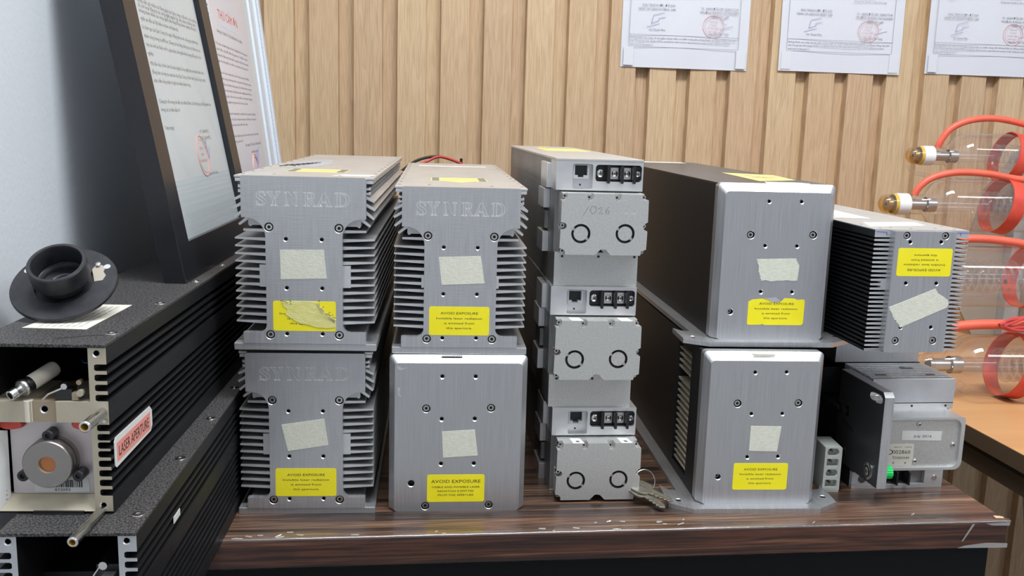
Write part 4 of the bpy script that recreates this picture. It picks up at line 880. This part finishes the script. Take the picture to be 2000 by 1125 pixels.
# ================================================================== BLACK FLANGED CAP
n_ = (cr_*.07+cu_*.70-fw*.71).normalized()
ct = thing('flanged_cap', 'round black plastic flange with a short open collar, lying tilted on the black housing', 'cap', (-.0430, -.0900, .1846))
low = Vector((-.0303, -.1150, .1850)); R_ = .0292
dn = (Vector((0, 0, -1))+n_*n_.z).normalized()
cc = low-dn*R_-n_*.0005+Vector((-.0062, .001, .0004))
m = MB(.001); m.T = Matrix.Translation((cc-Vector(ct.location))*1000)
R1 = 29.2
m.rings((0, 0, 0), n_, [(0, 0), (R1-.4, 0), (R1, .5), (R1, 1.9), (R1-.5, 2.4), (16.2, 2.4)], 'cap_plastic', 64); m.build('flange', ct, smooth=True)
m = MB(.001); m.T = Matrix.Translation((cc-Vector(ct.location))*1000)
m.rings((0, 0, 0), n_, [(12.6, 2.3), (13.0, 2.6), (13.0, 6), (16.0, 8), (16.0, 18.4), (15.4, 19), (13.9, 19), (13.4, 18.4), (13.4, 6), (11.6, 4.6), (11.2, 3.2), (7, 3.0), (6.8, 2.45), (0, 2.45)], ['cap_plastic']*11+['cast_grey']+['cap_plastic'], 56); m.build('collar', ct, smooth=True)
e1 = n_.orthogonal().normalized(); e1 = (Vector((1, 0, 0))-n_*n_.x).normalized(); e2 = n_.cross(e1)
for a, r_ in ((.56, 25), (2.72, 25)):
    m = MB(.001); p = (cc-Vector(ct.location))*1000+(e1*math.cos(a)+e2*math.sin(a))*r_; m.rings(p, n_, [(0, 2.5), (1.9, 2.5), (1.9, 2.38)], 'cast_grey', 16); m.build('bolt_hole', ct)
m = MB(.001); p = (cc-Vector(ct.location))*1000+(e1*math.cos(.72)+e2*math.sin(.72))*21.5; m.rings(p, n_, [(0, 4.2), (1.4, 4), (1.4, 2.3)], 'steel', 12); m.build('set_screw', ct)
m = MB(.001); p0 = (cc-Vector(ct.location))*1000; m.quad([p0+n_*2.46+e1*x+e2*y for x, y in ((16.6, 1), (21, 2), (22, 6), (20, 9), (20.5, 13), (15, 16), (13.2, 11))], 'taupe'); m.build('glue_residue', ct)
# ================================================================== PICTURE FRAMES
fa = .0596; fd = Vector((math.sin(fa), math.cos(fa), 0)); fN = Vector((.0088, .0178, .1848)); fT = Vector((-.0271, .0178, .3755)); fe = (fT-fN).normalized(); fe = (fe-fd*fe.dot(fd)).normalized(); fn = fd.cross(fe).normalized()   # fn points out of the picture
def frame_T(o): return Matrix(((fd.x, fe.x, fn.x, 0), (fd.y, fe.y, fn.y, 0), (fd.z, fe.z, fn.z, 0), (0, 0, 0, 1)))
fo = thing('picture_frame', 'black picture frame with a printed letter, leaning on the white wall', 'picture frame', fN)
FT = frame_T(fo); FW, FHh, ST = 236, 318, 27
def fm(): q = MB(); q.T = FT; return q
m = fm()
th = -15
for lp, a in (([(0, 0), (FW, 0), (FW-ST, ST), (ST, ST)], 0), ([(FW, 0), (FW, FHh), (FW-ST, FHh-ST), (FW-ST, ST)], 1), ([(FW, FHh), (0, FHh), (ST, FHh-ST), (FW-ST, FHh-ST)], 2), ([(0, FHh), (0, 0), (ST, ST), (ST, FHh-ST)], 3)):
    m.prism(lp, 'z', th, 0, 'frame_black')
m.build('frame_moulding', fo, bevel=.4)
m = fm(); m.prism(rect(ST-2, FW-ST+2, ST-2, FHh-ST+2), 'z', -6, -5, 'letter_paper'); m.T = FT @ Matrix.Translation((16.8, 3, -2))
LN = [(31.9, 196.8, 155, 'trong việc ghi nhận sự đóng góp của Quý công ty đã tích cực hưởng'), (31.9, 193.0, 150, 'hỗ trợ hoạt động và các công nghệ, nguồn lực, sản phẩm, thương hiệu'), (31.5, 189.3, 150, 'không tham khảo các công nghệ của cộng đồng doanh nghiệp đã thực'), (31.3, 183.8, 92, 'nghệ cao dẫn các đại biểu và khách mời tham dự.'),
 (30, 177.6, 148, 'Sự tham gia của Quý Công ty là nguồn động viên to lớn, đóng góp thiết thực'), (30.5, 171.4, 150, 'thành công chung của Đề án. Chúng tôi tin rằng, thông qua sự kiện này, các'), (30.5, 165.2, 147, 'hợp tác mới sẽ được mở ra, giúp tăng cường kết nối và mang đến giá trị của'), (30, 159, 13, 'nghiệp.'),
 (31.2, 151.8, 144, 'Một lần nữa, Vườn ươm Doanh nghiệp Công nghệ cao xin chân thành cảm'), (30.4, 145.6, 145, 'đồng hành và hợp tác quý báu của Quý Công ty. Kính chúc Quý Công ty ngày'), (30, 139.6, 95, 'phát triển vững mạnh và gặt hái nhiều thành công.'),
 (31.3, 124.6, 146, 'Chúng tôi rất mong sẽ tiếp tục nhận được sự hưởng ứng và đồng hành của'), (31.2, 118.6, 48, 'trong các sự kiện sắp tới.'), (30.5, 105, 22, 'Trân trọng!'), (122.6, 101.4, 28, 'KT. GIÁM ĐỐC'), (121, 96, 33, 'PHÓ GIÁM ĐỐC'), (120, 66.5, 32, 'Quách Anh Sen')]
for x, y, w_, s_ in LN: m.text(s_, (x, y, -3), (1, 0, 0), (0, 1, 0), 2.9, 'grey_ink', width=w_, off=.05)
m.build('letter', fo)
m = fm(); m.T = FT @ Matrix.Translation((16.8, 3, -2))
for r_, wd in ((16.5, .5), (13.5, .25)): m.tube([(116+r_*.95*math.cos(a*PI/20), 83+r_*math.sin(a*PI/20), -2.95) for a in range(40)], wd, 'stamp_red', seg=4, closed=True)
for s_, y, w_ in (('VƯỜN', 88, 11), ('ƯƠM', 83, 8), ('DOANH NGHIỆP', 78, 20)): m.text(s_, (116, y, -2.95), (1, 0, 0), (0, 1, 0), 2.4, 'stamp_red', width=w_, align='C', off=.1)
m.tube([(128, 88, -2.9), (133, 96, -2.9), (134, 80, -2.9), (140, 90, -2.9)], .25, 'blue_pen', seg=4, smooth=4)
m.build('red_stamp', fo)
m = fm(); m.prism(rect(ST-1, FW-ST+1, ST-1, FHh-ST+1), 'z', -3.2, -3.0, 'picture_glass'); m.build('glazing', fo)
# white ornate frame further back
wN = Vector((.0112, .268, .1848)); wd_ = Vector((0, 1, 0)); we = Vector((-.125, 0, 1)).normalized(); wn = wd_.cross(we).normalized()
wo = thing('picture_frame', 'white lace-edged picture frame with a pink letter, standing behind the black frame', 'picture frame', wN)
WT = Matrix(((wd_.x, we.x, wn.x, 0), (wd_.y, we.y, wn.y, 0), (wd_.z, we.z, wn.z, 0), (0, 0, 0, 1)))
def wm(): q = MB(); q.T = WT; return q
WW, WH, WS = 353, 330, 95
m = wm()
m.prism(rect(0, WW, 0, WH), 'z', -12, -4, 'frame_white')
for a, b, h in ((WW-WS, WW-WS+9, -1), (WW-WS+9, WW-44, -3), (WW-44, WW-36, 0), (WW-24, WW-10, 1)): m.prism(rect(a, b, 0, WH), 'z', -4, h, 'frame_white')
m.build('frame_moulding', wo, bevel=.5)
m = wm()
for k in range(62):
    y = 3+k*5.3
    m.rings((WW-30, y, -4), (0, 0, 1), [(2.2, 0), (2.0, 3), (0, 4)], 'frame_white', 8)
m.build('bead_row', wo)
m = wm(); lp = []
for k in range(42):
    y = k*7.8; lp += [(WW-1, y), (WW+6, y+1.6), (WW+7, y+3.9), (WW+6, y+6.2)]
lp += [(WW-1, 42*7.8), (WW-6, 42*7.8), (WW-6, 0)]
m.prism(lp, 'z', -9, -3, 'frame_white', holes=[circ(WW+2.6, 3.9+7.8*k, 1.5, 6) for k in range(42)])
lp = []
for k in range(42): y = k*7.8; lp += [(1, y), (-6, y+1.6), (-7, y+3.9), (-6, y+6.2)]
lp += [(1, 42*7.8), (6, 42*7.8), (6, 0)]
m.prism(lp, 'z', -9, -3, 'frame_white', holes=[circ(-2.6, 3.9+7.8*k, 1.5, 6) for k in range(42)])
m.prism(rect(WW+7, WW+9, 0, WH), 'z', -12, -9, 'frame_gold')
m.build('lace_edge', wo)
m = wm(); m.prism(rect(8, WW-WS-32, 24, 300), 'z', -4, -3.4, 'letter_pink'); m.prism(rect(WW-WS-32, WW-WS, 20, 300), 'z', -4, -3.5, 'letter_paper')
def wt(x, y, w_, s_, cap=2.3, c='grey_ink'): m.text(s_, (x-32, y, -3.4), (1, 0, 0), (0, 1, 0), cap, c, width=w_, off=.06)
wt(80, 212, 112, 'THƯ CẢM ƠN', 9, 'red_ink'); m.prism(rect(53, 148, 205.2, 206.2), 'z', -3.4, -3.3, 'pale_blue'); m.prism(circ(100, 205.7, 3.2, 10), 'z', -3.4, -3.25, 'pale_blue')
wt(62, 197, 146, 'Kính gửi: CÔNG TY CỔ PHẦN MÁY VÀ LASER', 3)
BODY = ['Vừa qua, sự kiện Ngày hội khởi nghiệp đổi mới sáng tạo', 'năm 2022, chủ đề "Kết nối nguồn lực" đã diễn ra thành', 'công tốt đẹp tại thành phố trong năm 2022 với sự tham', 'gia của đông đảo các đơn vị và khách mời trong nước', '', 'Ban tổ chức chân thành cảm ơn Quý công ty đã đồng', 'hành cùng chương trình trong suốt thời gian qua, góp', 'phần vào thành công chung của sự kiện năm nay, cùng', 'nhau xây dựng cộng đồng doanh nghiệp phát triển và', 'sáng tạo, kết nối các nhà đầu tư với doanh nghiệp', 'công nghệ trong khu vực và trên cả nước', '', 'Chúng tôi mong tiếp tục nhận được sự ủng hộ và đồng', 'hành của Quý công ty trong các chương trình sắp tới', 'để cùng nhau phát triển bền vững', '', 'Kính chúc Quý công ty luôn thành công và phát triển', 'Trân trọng cảm ơn!']
for k, s_ in enumerate(BODY):
    if s_: wt(44+k*.6, 185-k*5.5, min(195, len(s_)*3.5), s_)
wt(130, 86, 112, 'TM. BAN TỔ CHỨC THÀNH PHỐ', 2.6); wt(165, 78, 44, 'TRƯỞNG BAN', 2.6)
m.build('letter', wo)
m = wm()
for r_ in (15, 12): m.tube([(146+r_*1.2*math.cos(a*PI/16), 62+r_*math.sin(a*PI/16), -3.3) for a in range(32)], .5, 'stamp_red', seg=4, closed=True)
m.tube([(153, 50, -3.3), (168, 80, -3.3), (164, 60, -3.3), (183, 84, -3.3)], .4, 'blue_pen', seg=4, smooth=4); m.build('red_stamp', wo)
# ================================================================== CABLES BEHIND THE LEFT LASERS
cb = tag(MB(1).tube([(.136, .47, .205), (.150, .50, .236), (.160, .52, .240), (.175, .54, .250), (.190, .55, .2555), (.207, .555, .2575), (.225, .545, .2535), (.238, .53, .2475), (.252, .50, .236), (.256, .49, .215)], .0018, 'black_cable', seg=10, smooth=6).build('power_cable', smooth=True), 'black power cable looping behind the left stacks of lasers', 'cable')
cb2 = tag(MB(1).tube([(.134, .46, .196), (.150, .50, .2335), (.165, .52, .2375), (.180, .54, .2455), (.193, .55, .2515), (.208, .551, .2572), (.226, .541, .2535), (.240, .522, .2466), (.254, .504, .235), (.257, .494, .212)], .0017, 'red_cable', seg=10, smooth=6).build('power_cable', smooth=True), 'red power cable looping behind the left stacks of lasers', 'cable')
ti = MB(1); ti.T = None
ti.tube([Vector((.2345, .534, .2497))+Vector((.45, .55, 0))*0+Vector((math.cos(a)*.0012, math.cos(a)*-.0022, math.sin(a)*.0042)) for a in [k*PI/8 for k in range(16)]], .0008, 'black_plastic', seg=6, closed=True); ti.box(.2328, .2362, .531, .535, .2530, .2565, 'black_plastic')
tag(ti.build('cable_tie', smooth=False), 'small black cable tie around the red and black cables', 'cable tie')
# ================================================================== LIGHT WOOD TABLE AT RIGHT
t = thing('side_table', 'light orange-wood folding table with steel legs holding the glass tubes', 'table', (1.2, .35, FLOOR))
rel(MB(1).box(0, 1, 0, 1, 0, 1, 'steel'), t)
m = rel(MB(1), t); m.box(.757, 1.75, -.10, .88, -.0175, 0, 'desk_edge'); m.box(.7572, 1.7498, -.0998, .8798, 0, .0006, 'orange_wood'); m.build('table_top', t, bevel=.0004)
m = rel(MB(1), t); m.box(.768, .786, -.06, .84, -.046, -.0275, 'desk_edge'); m.box(1.70, 1.72, -.06, .84, -.046, -.0275, 'desk_edge'); m.box(.786, 1.70, -.06, -.04, -.046, -.0275, 'desk_edge'); m.box(.786, 1.70, .82, .84, -.046, -.0275, 'desk_edge')
for x in (.775, 1.71):
    for y in (-.05, .4, .83): m.box(x-.006, x+.006, y-.006, y+.006, -.0275, -.0175, 'desk_edge')
m.build('under_frame', t)
def bar(a, b, w_, d_, mm, name, hole=True):
    m = rel(MB(1), t); a, b = Vector(a), Vector(b); u = (b-a).normalized(); s_ = u.cross(Vector((0, 1, 0))).normalized()*w_; q = Vector((0, d_, 0))
    P_ = [a-s_, a+s_, b+s_, b-s_]; A_ = [m.V(p) for p in P_]; B_ = [m.V(p+q) for p in P_]
    m.F(A_, mm); m.F(B_[::-1], mm)
    for i in range(4): j = (i+1) % 4; m.F((A_[i], A_[j], B_[j], B_[i]), mm)
    if hole:
        for k in (.16, .2):
            c = a+(b-a)*k; e = [m.V(c+u*.006*x+s_*.3*y-Vector((0, .0006, 0))) for x, y in ((-1, -1), (1, -1), (1, 1), (-1, 1))]; m.F(e, 'hole_dark')
    m.build(name, t)
bar((.66, .30, FLOOR), (1.02, .30, -.046), .016, .012, 'taupe', 'folding_leg'); bar((1.02, .315, FLOOR), (.90, .315, -.046), .012, .012, 'grey_steel', 'folding_leg', False)
bar((1.40, .30, FLOOR), (1.68, .30, -.046), .016, .012, 'taupe', 'folding_leg', False); bar((1.68, .315, FLOOR), (1.5, .315, -.046), .012, .012, 'grey_steel', 'folding_leg', False)
# ================================================================== GLASS TUBES ON A RACK
t = thing('tube_rack', 'taupe sheet-metal rack standing behind the glass laser tubes', 'rack', (1.2, .62, .0006))
m = rel(MB(1), t); m.prism([(1.035, .0006), (1.6, .0006), (1.6, .285), (1.075, .285), (1.030, .225), (1.012, .148), (1.0, .06)], 'y', .66, .664, 'taupe'); m.box(1.072, 1.095, .642, .659, .0006, .283, 'grey_steel'); m.box(1.55, 1.57, .642, .659, .0006, .283, 'grey_steel'); m.build('rack_frame', t)
m = rel(MB(1), t)
for z, y in ((.2420, .60), (.1800, .5), (.0990, .40)): 
    m.box(1.08, 1.56, y-.015, y+.015, z-.008, z-.002, 'taupe')
    for x in (1.09, 1.54): m.box(x, x+.012, y-.01, .659, z-.014, z-.008, 'grey_steel')
m.build('shelf_bars', t)
def glass_tube(label, x, y, z, R0, capped, neck_z=0, sleeve=None, straps=(.14,), seed=1):
    """x = left tip; axis runs along +x"""
    o = thing('glass_laser_tube', label, 'glass tube', (x, y, z), -.03, 'glass laser tubes in the rack')
    ax = (1, 0, 0); L_ = 620; k = R0/34.0
    n0 = 58*k
    m = MB()   # outer envelope: neck, shoulder, barrel (two skins)
    prof = [(7*k, 26*k), (11*k, 30*k), (13*k, 38*k), (13*k, n0), (16*k, n0+6*k), (28*k, n0+14*k), (R0*.97, n0+24*k), (R0, n0+34*k), (R0, L_)]
    m.rings((0, 0, 0), ax, prof, 'glass', 40); m.build('glass_envelope', o, smooth=True)
    m = MB(); m.rings((0, 0, 0), ax, [(0, n0+10*k), (8*k, n0+10*k), (8*k, L_-20), (0, L_-20)], 'glass', 24); m.build('inner_bore', o, smooth=True)
    m = MB(); m.rings((0, 0, 0), ax, [(0, 38*k), (7*k, 38*k), (7*k, 62*k), (6*k, 62*k), (6*k, 40*k)], 'electrode', 28); m.rings((0, 0, 0), ax, [(9.6*k, 62*k), (9.6*k, 74*k), (8.8*k, 74*k), (8.8*k, 62*k)], 'electrode', 28); m.build('electrode', o, smooth=True)
    m = MB(); pts = []
    for i in range(0, 8*16):
        a = i*2*PI/16; pts.append((128+i*9.6/16, 17*k*math.cos(a), 17*k*math.sin(a)))
    m.tube(pts, 2.3*k, 'glass', seg=8); m.build('return_coil', o, smooth=True)
    if capped:
        m = MB(); m.rings((0, 0, 0), ax, [(0, 0), (6*k, .6), (10.5*k, 4*k), (12.2*k, 10*k), (12.2*k, 26*k), (0, 26*k)], 'glass_amber', 30); m.rings((0, 0, 0), ax, [(6*k, 1), (6*k, 3)], 'glass_amber', 24); m.build('end_mirror', o, smooth=True)
        m = MB(); m.rings((0, 0, 0), ax, [(12*k, 17*k), (13.2*k, 17*k), (13.4*k, 21*k), (12*k, 21*k)], 'amber_resin', 30); m.build('resin_band', o, smooth=True)
        m = MB(); m.rings((0, 0, 0), ax, [(12*k, 21*k), (14*k, 21*k), (14*k, 37*k), (12*k, 37*k)], 'white_tape', 30); m.build('white_tape_band', o, smooth=True)
        m = MB(); m.tube([(6, 0, -12*k), (6, 0, -19*k), (12, 0, -25*k), (24, 2, -27*k), (46*k, 4, -31*k), (70*k, 6, -33*k)], 3.2*k, 'glass', seg=10, smooth=5); m.build('side_nozzle', o, smooth=True)
        m = MB(); m.rings((0, 0, 0), ax, [(2, 9*k), (9*k, 9*k), (9*k, 16*k), (2, 16*k)], 'electrode', 24); m.build('mirror_mount', o, smooth=True)
    else:
        m = MB(); m.tube([(60*k, 0, -14*k), (58*k, 0, -26*k), (70*k, 0, -30*k), (80*k, 0, -20*k)], 4*k, 'glass', seg=10, smooth=5)
        m.rings((36*k, 0, 0), ax, [(11*k, 0), (15*k, 2), (11*k, 5)], 'glass', 24); m.build('side_nozzle', o, smooth=True)
    for sx in straps:
        m = MB(); s0, s1 = sx*1000-9*k, sx*1000+9*k
        m.T = Matrix.Translation((sx*1000, 0, 0)) @ Matrix.Rotation(.22, 4, 'Y') @ Matrix.Translation((-sx*1000, 0, 0))
        m.rings((0, 0, 0), ax, [(R0+1.2, s0), (R0+2.4, s0), (R0+2.4, s1), (R0+1.2, s1), (R0+1.2, s0)], 'red_rubber', 44); m.build('rubber_strap', o, smooth=True)
    if sleeve:
        m = MB(); m.tube([Vector(p) for p in sleeve[0]], sleeve[1], 'orange_sleeve', seg=12, smooth=6); m.build('wire_sleeve', o, smooth=True)
    return o
glass_tube('top glass tube of the rack, small white end cap nearest the paper sheets', .866, .60, .2735, 33, True, sleeve=([(44, 0, 12), (47, -2, 22), (58, -4, 38), (82, -6, 50), (118, -8, 54), (160, -8, 48), (196, -8, 38)], 4.6), straps=(.152,))
glass_tube('second glass tube from the top, white capped end hiding behind the finned laser', .7780, .50, .2125, 34, True, sleeve=([(46, 0, 12), (52, -2, 24), (68, -4, 36), (98, -6, 43), (140, -8, 42), (185, -8, 36), (240, -8, 36)], 4.4), straps=(.168,))
glass_tube('third glass tube from the top, seen just beside the bright fin ends', .700, .40, .1345, 37, False, sleeve=([(90, -2, 40), (140, -8, 47), (190, -10, 44), (220, -10, 38)], 5.0), straps=(.225,))
glass_tube('lowest glass tube resting on the light wood table', .7260, .335, .0405, 36, False, sleeve=([(20, -4, 30), (50, -8, 44), (90, -10, 50), (150, -10, 50), (240, -10, 50)], 5.6), straps=(.143,))
def coil(label, c, r, nv, tl, grp=None):
    m = MB(1); pts = []
    for i in range(nv*24):
        a = i*2*PI/24; rr = r*(1+.10*math.sin(i*.37)); pts.append((c[0]+tl[0]*math.cos(a)*rr+.0004*(i/24), c[1]+tl[1]*math.cos(a)*rr-.0009*(i/24), c[2]+math.sin(a)*rr*tl[2]+.0012*math.sin(i*.9)))
    m.tube(pts, .0019, 'red_cable', seg=8); return tag(m.build('wire_coil', smooth=True), label, 'cable', grp)
coil('coil of thin red wire hanging at the end of the second glass tube', (.948, .43, .2145), .034, 6, (.55, .2, 1))
coil('flat coil of red wire lying on top of the lowest glass tube', (.873, .315, .0945), .045, 4, (1, .3, .14))
